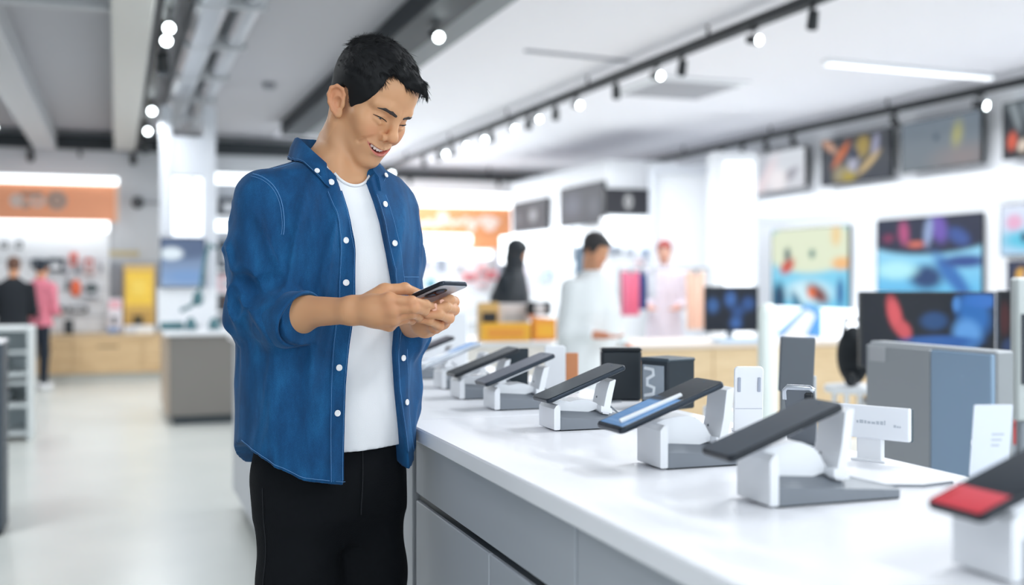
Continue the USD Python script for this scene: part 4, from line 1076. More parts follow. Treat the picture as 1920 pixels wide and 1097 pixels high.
put('camera_bump', xf(slab(.026, .046, .0028, .012, .0008), pose(wid_d, lon, nor, c0 + lon * .036 + wid_d * .012 - nor * .0055)), mat('camera_black', (26, 30, 40), .15), o)
for k in (-1, 1):
    put('camera_lens', xf(cyl((0, 0, 0), (0, 0, .0008), .008, n=20), pose(wid_d, lon, nor, c0 + lon * (.036 + .011 * k) + wid_d * .012 - nor * .0076)), mat('camera_glass'), o)
# ================================================================ the rest of the shop, behind the counter
def screen_thing(name, label, cat_, c, w, h, yaw, pic, emit='scr', group=None, stand=None, bezel=.008, depth=.03, col=None):
    """A flat screen: c is the centre of its face, yaw 0 faces -y."""
    o = thing(name, label, cat_, c, (0, 0, yaw), group)
    put('case', rb(-w / 2, w / 2, .002, depth, -h / 2, h / 2, .004), dark_m, o)
    for a in ((-w / 2, w / 2, -h / 2, -h / 2 + bezel), (-w / 2, w / 2, h / 2 - bezel, h / 2), (-w / 2, -w / 2 + bezel, -h / 2 + bezel, h / 2 - bezel), (w / 2 - bezel, w / 2, -h / 2 + bezel, h / 2 - bezel)):
        put('bezel', rb(a[0], a[1], -.004, .004, a[2], a[3], .001), col or black_m, o)
    bg, blobs, grad = pic
    m, cd = picture(w - bezel * 1.6, h - bezel * 1.6, bg, blobs, 64, 44, grad)
    m.apply_translation((0, -.0005, 0)); put('screen', m, scr_em if emit == 'scr' else scr_dim, o, cd=cd)
    if stand:
        put('stand_neck', rb(-.03, .03, .03, .05, -h / 2 - stand, -h / 2 + .1, .004), stand_m, o)
        put('stand_foot', rb(-.13, .13, -.07, .10, -h / 2 - stand, -h / 2 - stand + .012, .004), stand_m, o)
    return o
scr_em = mat_cd('tv_picture', .45, emit=.56, spec=.25); scr_dim = mat_cd('dim_picture', .5, emit=.5, spec=.2); stand_m = mat('stand_grey', (150, 156, 164), .35, metal=.4)
ra = math.degrees(math.atan2(1, 0))

# ---- wall of televisions (right wall): header monitors, light cove, big screens
XW = XR - .08
def on_wall(x0, x1, yt0, yt1, yb0, yb1, X):
    a, b = at(x0, yt0, 'x', X), at(x1, yt1, 'x', X); c, d = at(x0, yb0, 'x', X), at(x1, yb1, 'x', X)
    w = abs(a[1] - b[1]); zt, zb = (a[2] + b[2]) / 2, (c[2] + d[2]) / 2
    return np.array([X, (a[1] + b[1]) / 2, (zt + zb) / 2]), w, zt - zb
hdr = [
 ((1400, 1510, 292, 276, 362, 356), 'pale grey picture panel high on the wall, leftmost of the upper row', ((206, 208, 216), [(.25, .2, .35, .25, 40, (228, 214, 220)), (.7, .3, .2, .14, 20, (150, 150, 160)), (.55, .25, .15, .3, 0, (236, 232, 236)), (.3, .8, .2, .2, 60, (190, 194, 204))], (214, 220, 228))),
 ((1540, 1670, 262, 241, 347, 335), 'dark picture panel with orange and grey shapes, second of the upper row', ((52, 58, 70), [(.3, .62, .16, .1, 40, (198, 110, 70)), (.48, .4, .07, .34, -25, (170, 172, 190)), (.62, .72, .1, .22, 30, (160, 140, 80)), (.8, .7, .05, .25, -15, (150, 152, 176)), (.7, .35, .18, .08, 30, (196, 170, 120)), (.3, .2, .12, .18, 10, (150, 140, 110)), (.5, .58, .06, .12, 0, (30, 42, 70)), (.12, .85, .14, .1, -30, (190, 150, 130)), (.42, .12, .1, .12, 0, (168, 150, 60))], (70, 74, 80))),
 ((1690, 1840, 233, 205, 324, 306), 'plain grey picture panel with a yellow streak, third of the upper row', ((112, 122, 130), [(.72, .6, .06, .24, -12, (162, 162, 112), .6), (.46, .62, .03, .06, 0, (60, 76, 92), .5), (.8, .15, .3, .2, 0, (136, 128, 130), .8)], (112, 124, 136))),
 ((1880, 2010, 194, 168, 299, 284), 'dark picture panel with red and white streaks at the upper right', ((30, 36, 44), [(.2, .75, .06, .3, 20, (130, 140, 146)), (.35, .8, .05, .25, 20, (120, 130, 138)), (.14, .3, .07, .16, -10, (214, 88, 60)), (.3, .2, .08, .1, 50, (222, 206, 190)), (.55, .5, .05, .3, 30, (150, 50, 50))], (44, 52, 60))),
]
for k, (px, lab, pic) in enumerate(hdr):
    c, w, h = on_wall(*px, XW - .06)
    screen_thing('wall_monitor', lab, 'monitor', c, w, h, -90, pic, 'dim', depth=.05)
tvs = [
 ((1447, 1592, 434, 418, 592, 588), 'wall television with a cream and sky-blue picture and red shapes', ((96, 190, 226), [(.5, .78, .62, .30, 0, (214, 222, 196), .1), (.22, .56, .10, .08, 20, (196, 84, 70)), (.22, .70, .04, .08, 0, (50, 84, 92)), (.55, .70, .035, .05, 0, (46, 110, 108)), (.92, .58, .12, .07, 0, (232, 180, 120)), (.85, .9, .06, .12, 0, (226, 200, 150)), (.5, .25, .3, .14, 0, (198, 228, 238)), (.62, .24, .14, .09, -20, (120, 66, 64)), (.54, .25, .05, .06, 0, (226, 112, 60)), (.1, .18, .09, .18, 0, (28, 64, 96)), (.36, .1, .05, .2, 40, (60, 120, 150)), (.9, .25, .04, .16, 0, (28, 90, 150))], (150, 212, 234))),
 ((1644, 1842, 413, 397, 552, 546), 'wall television with a dark violet scene above a bright blue one', ((90, 180, 226), [(.5, .82, .7, .32, 0, (26, 34, 62), .08), (.28, .80, .05, .16, 10, (170, 70, 120)), (.62, .84, .07, .2, 30, (104, 80, 170)), (.8, .72, .1, .1, -20, (50, 80, 150)), (.52, .8, .04, .2, -10, (140, 160, 200)), (.4, .64, .08, .04, 0, (214, 110, 90)), (.12, .74, .06, .06, 0, (120, 40, 80)), (.5, .2, .16, .16, 0, (24, 60, 110)), (.75, .2, .22, .12, -40, (44, 106, 178)), (.2, .3, .2, .12, 0, (170, 228, 236)), (.85, .4, .2, .08, 0, (36, 70, 140))], (170, 224, 244))),
 ((1876, 2010, 387, 372, 481, 476), 'wall television with a pale pink and blue picture at the right edge', ((168, 204, 232), [(.2, .65, .12, .16, 0, (222, 170, 200)), (.5, .3, .5, .2, 0, (90, 190, 220)), (.35, .35, .05, .1, 0, (40, 60, 90))], (214, 222, 240))),
 ((1889, 2010, 490, 485, 548, 545), 'small dark wall screen below the pink and blue television', ((34, 44, 70), [(.22, .5, .08, .25, 0, (236, 180, 60)), (.45, .5, .2, .2, 0, (60, 80, 140))], (40, 50, 80))),
]
for px, lab, pic in tvs:
    c, w, h = on_wall(*px, XW - .04)
    screen_thing('television', lab, 'television', c, w, h, -90, pic)
def strip_light(label, a, b, axis, size=(.06, .16), m=glow):
    o = thing('strip_light', label, 'strip light')
    (x0, y0, z0), (x1, y1, z1) = np.minimum(a, b), np.maximum(a, b)
    d = [x1 - x0, y1 - y0]
    put('diffuser', rb(x0, x0 + max(d[0], size[0]), y0, y0 + max(d[1], size[0]), z0, z0 + size[1], .01), m, o)
    put('end_cap', rb(x0 - .01, x0 + (.0 if axis == 'x' else size[0] + .01), y0 - .01, y0 + (size[0] + .01 if axis == 'x' else .0), z0 - .005, z0 + size[1] + .005, .003), white_pl, o)
    return o
struct('trim_5', rb(XW - .14, XR, 1.0, 13.0, 2.23, 2.275, .006), white_paint)                            # ledge above the cove light
strip_light('long bright cove light running under the ledge of the television wall', (XW - .1, 1.2, 2.09), (XW - .04, 12.6, 2.09), 'y', (.06, .11), mat('cove_light', (246, 252, 255), .5, emit=.85))
struct('wall_panel', rb(XW, XR, 1.0, 13.0, .57, 2.23, .004), white_paint)
o = thing('wall_cabinet', 'low oak cabinet along the foot of the television wall', 'cabinet')
yc = np.linspace(1.0, 12.8, 9)
put('body', rb(7.02, XW, 1.0, 12.8, .08, .53, .004), oak, o); put('plinth', rb(7.08, XW, 1.0, 12.8, 0, .08, .003), grey_pl, o); put('worktop', rb(6.98, XW, .98, 12.82, .53, .56, .004), white_pl, o)
for a, b in zip(yc[:-1], yc[1:]):
    put('door', rb(7.0, 7.02, a + .004, b - .004, .1, .525, .003), oak2, o)
o = thing('shelf_lightbox', 'glowing white lightbox standing on the oak cabinet under the cream television', 'lightbox')
a, b = at(1462, 600, 'x', 7.5), at(1612, 600, 'x', 7.5)
put('panel', rb(7.44, 7.5, min(a[1], b[1]), max(a[1], b[1]), .585, .93, .008), glow_soft, o); put('base', rb(7.4, 7.55, min(a[1], b[1]) - .02, max(a[1], b[1]) + .02, .56, .585, .004), white_pl, o)
p = at(1500, 640, 'x', 7.3)
o = thing('display_card', 'blue and white wedge-shaped card before the glowing lightbox', 'card', (7.3, p[1], .56), (0, 0, -75))
put('card', ext(Polygon([(-.45, 0), (.30, 0), (.30, .36), (.1, .42)]), 'y', -.01, .01), mat('card_blue', (86, 150, 206), .5), o); put('stripe', ext(Polygon([(-.30, .0), (.05, .0), (.24, .30), (.1, .36)]), 'y', -.014, -.009), white_pl, o)

# ---- bright partition with black monitors, lit pillars
struct('wall_partition', rb(5.75, 6.72, 12.75, 16.35, 0, 2.75), white_paint)
for px, lab, yaw, X in (((962, 1026, 382, 369, 437, 430), 'black hanging monitor with two pale discs, left one of the far trio', -90, 5.69), ((1050, 1130, 352, 341, 427, 416), 'black hanging monitor with a faint pale ring, middle one of the far trio', -90, 5.69)):
    c, w, h = on_wall(*px, X)
    screen_thing('hanging_monitor', lab, 'monitor', c, w, h, yaw, ((74, 76, 86), [(.6, .5, .10, .2, 0, (176, 180, 188), .5), (.15, .45, .1, .2, 0, (112, 116, 128), .6)] if px[0] < 1000 else [(.3, .5, .18, .25, 0, (104, 108, 124), .7), (.8, .4, .1, .2, 0, (96, 100, 112), .7)], (66, 68, 78)), 'dim', depth=.05)
c = (at(1135, 380, 'y', 12.65) + at(1238, 380, 'y', 12.65)) / 2; w = np.linalg.norm(at(1135, 380, 'y', 12.65) - at(1238, 380, 'y', 12.65))
screen_thing('hanging_monitor', 'black hanging monitor with a small white ring, right one of the far trio', 'monitor', (c[0], 12.66, (at(1186, 354, 'y', 12.65)[2] + at(1186, 403, 'y', 12.65)[2]) / 2), w, at(1186, 354, 'y', 12.65)[2] - at(1186, 403, 'y', 12.65)[2], 0, ((56, 58, 66), [(.42, .5, .07, .26, 0, (214, 218, 222), .4), (.42, .5, .03, .12, 0, (70, 74, 84), .4)], (50, 52, 60)), 'dim', depth=.05)
strip_light('bright strip light below the left black monitors on the partition', (5.60, at(1082, 440, 'x', 5.69)[1], 1.50), (5.60, at(948, 440, 'x', 5.69)[1], 1.50), 'y', (.05, .42), glow)
c0_, c1_ = at(1132, 420, 'y', 12.65), at(1246, 420, 'y', 12.65)
strip_light('bright strip light below the black monitor with the white ring', (c0_[0], 12.6, 1.72), (c1_[0], 12.6, 1.72), 'x', (.13, .3), glow)
o = thing('light_pillar', 'tall glowing white pillar left of the television wall', 'pillar', (6.72, 11.4, 0), (0, 0, -18))
put('core', rb(-.26, .26, -.16, .16, 0, 2.72, .01), white_paint, o); put('light_panel', rb(-.12, .20, -.18, -.158, .6, 2.6, .006), glow_soft, o); put('base', rb(-.28, .28, -.2, .18, 0, .1, .006), warm_white, o)
o = thing('display_portal', 'white rounded frame panel between the far partition and the glowing pillar', 'panel', (6.52, 12.2, 0), (0, 0, -20))
fr = Polygon([(-.42, 0), (.42, 0), (.42, 2.65), (-.42, 2.65)]).buffer(-.08).buffer(.08, quad_segs=6); put('frame', ext(fr.difference(Polygon([(-.34, .8), (.34, .8), (.34, 2.55), (-.34, 2.55)]).buffer(-.06).buffer(.06, quad_segs=6)), 'y', -.05, .05), mat('portal_white', (214, 218, 226), .4), o)
put('back_panel', rb(-.40, .40, .02, .045, .02, 2.6, .004), white_paint, o)

# ---- mid-shop tables
def cab(name, label, x0, x1, y0, y1, h, front, side, top, doors=2, cat_='cabinet', top_over=.02):
    o = thing(name, label, cat_)
    put('body', rb(x0 + .01, x1 - .01, y0 + .012, y1 - .01, .08, h - .03, .004), side, o); put('plinth', rb(x0 + .05, x1 - .05, y0 + .06, y1 - .05, 0, .08, .003), kick_m, o)
    xs_ = np.linspace(x0 + .01, x1 - .01, doors + 1)
    for a, b in zip(xs_[:-1], xs_[1:]):
        put('door', rb(a + .003, b - .003, y0, y0 + .014, .09, h - .034, .003), front, o)
    put('top', rb(x0 - top_over, x1 + top_over, y0 - top_over, y1 + top_over, h - .03, h, .004), top, o)
    return o
top_tan = mat('top_tan', (226, 214, 204), .4)
cab('wooden_counter', 'pale oak counter with tan top behind the white-shirted shopper', 3.36, 5.2, 7.0, 7.8, .80, oak2, oak, top_tan, 3)
cab('white_counter', 'white product counter holding yellow boxes in front of the hooded shopper', 2.36, 3.02, 7.7, 8.5, .80, warm_white, warm_white, white_pl, 2)
c = (at(1325, 580, 'y', 7.3) + at(1418, 580, 'y', 7.3)) / 2; w = at(1418, 580, 'y', 7.3)[0] - at(1325, 580, 'y', 7.3)[0]; zt_, zb_ = at(1372, 537, 'y', 7.3)[2], at(1372, 622, 'y', 7.3)[2]
screen_thing('desktop_monitor', 'black desktop monitor with blue discs standing on the oak counter', 'monitor', (c[0], 7.3, (zt_ + zb_) / 2), w, zt_ - zb_, -8, ((14, 22, 38), [(.14, .58, .10, .15, 0, (52, 96, 156), .6), (.48, .72, .10, .16, 0, (60, 104, 170), .6), (.82, .62, .11, .14, 0, (44, 84, 146), .6), (.62, .44, .11, .13, 0, (40, 78, 136), .6), (.58, .18, .10, .12, 0, (56, 100, 166), .6)], (16, 26, 42)), stand=zb_ - .80)
o = thing('keyboard', 'pale blue keyboard mat on the oak counter below the monitor', 'keyboard', (c[0], 7.12, .80), (0, 0, -8)); put('tray', rb(-.22, .2, -.08, .09, 0, .02, .004), mat('mat_blue', (164, 204, 236), .4), o)
for i in range(4):
    for j in range(10):
        put('key', rb(-.19 + j * .036, -.16 + j * .036, -.06 + i * .034, -.033 + i * .034, .018, .028, .003), white_pl, o)
o = thing('computer_mouse', 'white computer mouse beside the pale blue keyboard', 'mouse', (c[0] + .3, 7.1, .80)); put('shell', ell((0, 0, .014), (.03, .05, .02), 2), white_pl, o, smooth=True); put('wheel', cyl((-.004, -.025, .03), (.004, -.025, .03), .007, n=10), dark_m, o)
# boxes on the white counter
def carton(label, px0, px1, py0, py1, d, m, m2=None, y=8.0, base=None, extra=None):
    a, b = at(px0, py1, 'y', y), at(px1, py0, 'y', y); zb = a[2] if base is None else base
    o = thing('carton', label, 'box', ((a[0] + b[0]) / 2, y, zb), (0, 0, -YAW * 57.3 * .6)); w, h = b[0] - a[0], b[2] - zb
    put('body', rb(-w / 2, w / 2, 0, d, 0, h, .004), m, o); put('label', rb(-w * .38, w * .38, -.002, .0, h * .2, h * .75, .0008), m2 or white_pl, o); put('flap', rb(-w / 2 + .004, w / 2 - .004, .004, d * .5, h - .001, h + .003, .001), m, o)
    return o
yel = mat('box_yellow', (246, 184, 56), .5); org = mat('box_orange', (240, 160, 60), .5); tanb = mat('box_tan', (214, 176, 110), .55)
carton('tan box with a dark window at the left end of the white counter', 900, 935, 568, 632, .2, tanb, dark_m, 7.9, .80)
carton('white and grey box in the middle of the white counter', 938, 990, 570, 634, .2, mat('box_pale', (224, 220, 222), .5), grey_paint, 8.06, .80)
carton('long orange box lying at the front of the white counter', 905, 992, 606, 650, .12, yel, org, 7.72, .80)
carton('yellow box at the right end of the white counter', 1002, 1042, 598, 648, .18, org, yel, 7.75, .80)
p = at(1012, 606, 'y', 7.95)
o = thing('compact_camera', 'black camera with a pale lens lying above the yellow boxes', 'camera', (p[0], 7.95, .985), (0, 0, -20)); put('body', rb(-.085, .085, -.03, .05, 0, .10, .01), dark_m, o); put('lens', cyl((.0, -.03, .05), (.0, -.10, .05), .042, n=20, bev=.004), mat('lens_pale', (216, 218, 224), .25), o); put('grip', rb(-.1, -.06, -.045, .03, 0, .09, .01), dark_m, o)
copy_box = carton('plain white box under the black camera', 1000, 1036, 606, 634, .16, white_pl, grey_paint, 7.95, .80)

# ---- clothes rail and hanging cloths at the right of the shopper
o = thing('clothes_rail', 'thin steel rail with cloths hanging from it beyond the oak counter', 'rail', (0, 0, 0))
ra_, rb2 = at(1160, 500, 'y', 9.6), at(1330, 492, 'y', 9.6)
put('bar', cyl((ra_[0], 9.6, 1.36), (rb2[0], 9.6, 1.36), .012, n=12), steel, o)
for x in (ra_[0], rb2[0]):
    put('post', cyl((x, 9.6, 0), (x, 9.6, 1.36), .012, n=12), steel, o); put('foot', rb(x - .02, x + .02, 9.35, 9.85, 0, .02, .004), steel, o)
def cloth(label, px0, px1, py1, col, y=9.58, name='hanging_cloth', seed=0):
    a, b = at(px0, py1, 'y', y), at(px1, py1, 'y', y); w = b[0] - a[0]; zt2 = 1.33; L = zt2 - a[2]
    U_, V_ = np.meshgrid(np.linspace(0, 1, 30), np.linspace(0, 1, 16)); yy = .02 * np.sin(U_ * 22 + seed) * (.3 + V_) + .015 * np.sin(U_ * 9 + seed * 2)
    P = np.stack([(U_ - .5) * w * (1 - .1 * V_), yy, -V_ * L], -1).reshape(-1, 3); i, j = np.meshgrid(np.arange(15), np.arange(29), indexing='ij'); q = i * 30 + j; q = np.stack([q, q + 30, q + 31, q + 1], -1).reshape(-1, 4)
    f = np.vstack([q[:, [0, 1, 2]], q[:, [0, 2, 3]]]); n = len(P)
    m = trimesh.Trimesh(np.vstack([P - [0, .006, 0], P + [0, .006, 0]]), np.vstack([f, f[:, ::-1] + n]), process=False)
    o = thing(name, label, 'cloth', ((a[0] + b[0]) / 2, y, zt2)); put('cloth', m, mat('cloth_%d' % seed, col, .9), o, smooth=True); put('clip', rb(-.02, .02, -.022, -.006, -.03, .02, .003), steel, o)
cloth('pink cloth hanging on the steel rail beside the white-shirted shopper', 1166, 1197, 592, (236, 130, 160), seed=1)
cloth('dark blue cloth hanging on the steel rail next to the pink one', 1199, 1212, 580, (44, 92, 160), seed=2)
cloth('peach cloth hanging at the right end of the steel rail', 1286, 1322, 618, (240, 204, 186), seed=3)
cloth('white cloth hanging between the blue and lilac things on the rail', 1214, 1230, 560, (238, 240, 246), seed=4)

# ---- things between the counters at the right
o = thing('grey_plinth', 'large grey display plinth with two front panels right of the counter', 'plinth')
put('body', rb(2.215, 2.275, 2.39, 2.93, 0, 1.06, .006), mat('plinth_grey', (152, 156, 160), .5), o)
put('front_panel', rb(2.2, 2.216, 2.635, 2.925, .0, 1.05, .003), mat('plinth_grey2', (150, 154, 158), .5), o); put('front_panel', rb(2.2, 2.216, 2.395, 2.632, .0, 1.05, .003), mat('plinth_blue', (140, 164, 188), .22, metal=.3), o)
put('label_plate', rb(2.196, 2.2, 2.83, 2.905, 1.0, 1.045, .001), mat('plate_grey', (176, 178, 182), .5), o); put('handle', rb(2.19, 2.2, 2.30 + .12, 2.46, .80, .815, .003), white_pl, o)
def facing(px0, px1, py0, py1, f):
    a, b = atd(px0, py1, f), atd(px1, py0, f); c = (a + b) / 2; return c, np.linalg.norm((b - a)[:2]), b[2] - a[2]
c, w, h = facing(1612, 1866, 547, 690, 4.5)
o = screen_thing('desktop_monitor', 'wide monitor with a red shape and blue rocks behind the grey plinth', 'monitor', c, w, h, -YAW * 57.3, ((14, 22, 36), [(.25, .72, .05, .24, 14, (206, 84, 92)), (.32, .5, .05, .14, 30, (196, 80, 88)), (.55, .62, .10, .12, 0, (30, 70, 120)), (.85, .72, .12, .3, 20, (40, 104, 176)), (.8, .45, .10, .2, 40, (90, 150, 214)), (.92, .9, .14, .1, 0, (50, 110, 190)), (.6, .34, .28, .08, 0, (40, 90, 160)), (.72, .85, .03, .1, 0, (70, 130, 200))], (12, 20, 34)), stand=c[2] - h / 2 - .78)
c, w, h = facing(1872, 1908, 545, 800, 4.3)
o = screen_thing('portrait_screen', 'tall dark portrait screen standing right of the wide monitor', 'screen', c, w, h, -YAW * 57.3 - 10, ((12, 16, 28), [(.5, .36, .28, .08, 0, (176, 110, 90)), (.3, .8, .3, .12, 0, (70, 30, 36)), (.6, .6, .5, .05, 40, (40, 60, 100))], (10, 14, 26)), 'dim', stand=c[2] - h / 2 - .60)
cab('grey_table', 'low pale grey table carrying the wide monitor behind the plinth', 2.9, 3.9, 3.32, 3.8, .60, grey_paint, grey_paint, white_pl, 2, 'table')
o = thing('monitor_riser', 'pale grey riser block under the wide monitor', 'riser'); c, w, h = facing(1612, 1866, 547, 690, 4.5); put('block', rb(c[0] - .16, c[0] + .16, c[1] - .06, c[1] + .09, .60, .78, .005), grey_paint, o); put('top_mat', rb(c[0] - .155, c[0] + .155, c[1] - .055, c[1] + .085, .776, .7795, .001), kick_m, o)
c, w, h = facing(1906, 1960, 520, 790, 3.5)
o = thing('framed_device', 'pale grey upright device with a dark screen at the right edge', 'device', (c[0], c[1], 0), (0, 0, -YAW * 57.3)); put('case', rb(-w / 2, w / 2, 0, .05, c[2] - h / 2, c[2] + h / 2, .008), mat('device_grey', (182, 188, 188), .4), o); put('screen', rb(-w / 2 + .014, w / 2, -.003, .001, c[2] - .11, c[2] + .11, .001), glass_m, o); put('pedestal', rb(-.03, .03, .01, .04, 0, c[2] - h / 2, .004), grey_pl, o); put('foot', rb(-.1, .1, -.08, .12, 0, .015, .004), grey_pl, o)
p, w, h = facing(1888, 1925, 790, 832, 3.9)
o = thing('red_box', 'dull red box on the floor stand at the right edge', 'box', (p[0], p[1], 0), (0, 0, -20)); put('body', rb(-.05, .05, -.03, .05, p[2] - h / 2, p[2] + h / 2, .004), mat('box_red', (168, 52, 54), .5), o); put('stand', rb(-.06, .06, -.04, .06, 0, p[2] - h / 2, .004), grey_pl, o); put('lid', rb(-.052, .052, -.032, .052, p[2] + h / 2 - .015, p[2] + h / 2 + .002, .002), mat('lid_red', (140, 40, 44), .5), o)
p, w, h = facing(1578, 1622, 612, 722, 4.75)
o = thing('shoulder_bag', 'black rounded bag with an orange flap beside the grey plinth', 'bag', (p[0], p[1], p[2] - h / 2)); put('body', ell((0, 0, h / 2), (w * .62, .08, h / 2), 3), mat('bag_black', (22, 28, 34), .8), o, smooth=True); put('flap', ell((.04, -.06, h * .66), (.03, .03, .04), 2), org, o, smooth=True); put('strap', tube([(-.05, 0, h * .8), (-.04, 0, h * 1.12), (.04, 0, h * 1.12), (.05, 0, h * .8)], .008, 8), dark_m, o, smooth=True); put('wheel', ell((-.05, -.05, .03), (.03, .02, .03), 2), dark_m, o, smooth=True)
o = thing('stool', 'white stool under the black rounded bag', 'stool', (p[0], p[1], 0)); put('seat', cyl((0, 0, p[2] - h / 2 - .03), (0, 0, p[2] - h / 2), .12, n=28, bev=.006), white_pl, o)
for k in range(4):
    a = k * math.pi / 2 + .6; put('leg', cyl((.08 * math.cos(a), .08 * math.sin(a), p[2] - h / 2 - .02), (.13 * math.cos(a), .13 * math.sin(a), 0), .011, n=10), white_pl, o)
# pale rounded post and dark slim pedestal
p, w, h = facing(1421, 1458, 568, 900, 4.6)
o = thing('rounded_post', 'pale green-white slim post with a rounded top behind the counter', 'post', (p[0], p[1], 0)); z1 = p[2] + h / 2
put('shaft', lathe([(0, .02), (w / 2, .02), (w / 2, z1 - .05), (w * .46, z1 - .02), (w * .3, z1 - .004), (0, z1)]), mat('post_mint', (238, 246, 242), .35), o, smooth=40); put('foot', cyl((0, 0, 0), (0, 0, .022), w * .9, n=28, bev=.004), white_pl, o)
p, w, h = facing(1457, 1526, 632, 860, 2.75)
o = thing('slim_pedestal', 'dark grey slim pedestal with a leaning upper panel behind the counter', 'pedestal', (p[0], p[1], 0), (0, 0, -YAW * 57.3 - 6)); z1 = p[2] + h / 2; zm = z1 - .135
put('upper_panel', xf(rb(-w * .46, w * .46, -.008, .008, zm, z1, .003), trimesh.transformations.rotation_matrix(math.radians(2.5), [0, 1, 0], [0, 0, zm])), mat('panel_slate', (92, 98, 106), .5), o)
put('lower_panel', rb(-w * .40, w * .44, .0, .014, .02, zm + .01, .003), mat('panel_grey', (116, 121, 126), .5), o); put('side_strip', rb(w * .44, w * .56, .0, .012, .02, zm + .04, .002), grey_paint, o); put('foot', rb(-.09, .09, -.08, .09, 0, .02, .004), kick_m, o)
o = thing('charger_coil', 'pale coiled cable on a low stand behind the blue-screened phone', 'cable', (0, 0, 0)); q = atd(1362, 745, 3.2); a = np.linspace(0, 4 * np.pi, 60); put('coil', tube(np.stack([q[0] + .045 * np.cos(a), q[1] + .045 * np.sin(a), q[2] - .02 + .006 * a / np.pi], 1), .006, 8), mat('cable_cream', (226, 220, 208), .5), o, smooth=True); put('stand', rb(q[0] - .05, q[0] + .05, q[1] - .05, q[1] + .05, 0, q[2] - .027, .004), white_pl, o)

# ---- rear wall, centre and left: light boxes, signs, peg boards with goods
orange = mat('sign_orange', (238, 160, 120), .55); orange2 = mat('sign_peach', (244, 164, 112), .55)
def sign_box(label, x0, x1, y, z0, z1, m, marks):
    o = thing('wall_sign', label, 'sign', ((x0 + x1) / 2, y, (z0 + z1) / 2)); w, h = x1 - x0, z1 - z0
    put('board', rb(-w / 2, w / 2, 0, .12, -h / 2, h / 2, .006), m, o); put('edge', rb(w / 2, w / 2 + .05, -.01, .13, -h / 2 - .01, h / 2 + .01, .004), mat('edge_peach', (232, 190, 166), .5), o)
    for k, (poly, c) in enumerate(marks):
        put('print', ext(poly, 'y', -.003 - .003 * k, .001), c, o)
    return o
def disc(x, z, r, r2=None):
    from shapely.geometry import Point
    d = Point(x, z).buffer(r); return d.difference(Point(x, z).buffer(r2)) if r2 else d
YS = YB - .35
a, b = at(5, 342, 'y', YS), at(215, 346, 'y', YS); zt2 = at(110, 344, 'y', YS)[2]; zb2 = at(110, 413, 'y', YS)[2]; L0 = -1.62
W2 = b[0] - L0; cx = (L0 + b[0]) / 2
pxs = lambda px, py: (at(px, py, 'y', YS)[0] - cx, at(px, py, 'y', YS)[2] - (zt2 + zb2) / 2)
pg, pw, pd = mat('print_grey', (184, 156, 142), .6), mat('print_pale', (214, 192, 182), .6), mat('print_dark', (158, 132, 120), .6)
mk = [(disc(*pxs(32, 376), .085), pw), (disc(*pxs(48, 384), .05), pg), (disc(*pxs(70, 376), .085, .035), pw), (disc(*pxs(107, 376), .12), pg), (disc(*pxs(107, 376), .09, .05), pd), (disc(*pxs(107, 376), .035), pg), (Polygon([pxs(40, 362), pxs(78, 362), pxs(78, 366), pxs(40, 366)]).buffer(.008), pd)]
sign_box('orange wall sign with two grey earphone drawings at the far left', L0, b[0], YS, zb2, zt2, orange, mk)
strip_light('bright strip light above the left orange sign', (L0, YS - .05, at(100, 341, 'y', YS)[2] + .01), (at(222, 335, 'y', YS)[0], YS - .05, zt2), 'x', (.06, .09))
def pegboard(label, x0, x1, y, z0, z1, goods, m):
    o = thing('peg_board', label, 'display board'); put('panel', rb(x0, x1, y, y + .04, z0, z1, .004), m, o); put('top_light', rb(x0, x1, y - .20, y - .14, z1 - .14, z1, .01), glow, o)
    for k in range(int((z1 - z0 - .3) / .35)):
        put('rail', rb(x0 + .03, x1 - .03, y - .012, y, z0 + .2 + k * .35, z0 + .215 + k * .35, .002), grey_paint, o)
    return o
YP = YB - .06
a, b = at(0, 415, 'y', YP), at(205, 415, 'y', YP)
pegboard('white lit peg board with hanging goods under the left orange sign', -1.7, b[0], YP, .585, at(100, 414, 'y', YP)[2], None, white_paint)
def good(label, px, py, w, h, col, y=None, name='hanging_product', d=.05, round_=False):
    y = YP if y is None else y
    p = at(px, py, 'y', y - .05); o = thing(name, label, 'product', (p[0], y - .05, p[2]))
    put('pack', (ell((0, 0, 0), (w / 2, d / 2 + .01, h / 2), 2) if round_ else rb(-w / 2, w / 2, -d / 2, d / 2, -h / 2, h / 2, .006)), mat('pack_%02x%02x%02x' % tuple(col), col, .5), o, smooth=round_); put('hook', cyl((0, d * .3, h / 2 - .004), (0, .044, h / 2 + .02), .004, n=8), steel, o)
    if not round_:
        put('window', rb(-w * .3, w * .3, -d / 2 - .003, -d / 2 + .001, -h * .3, h * .1, .001), white_pl if sum(col) < 380 else grey_pl, o)
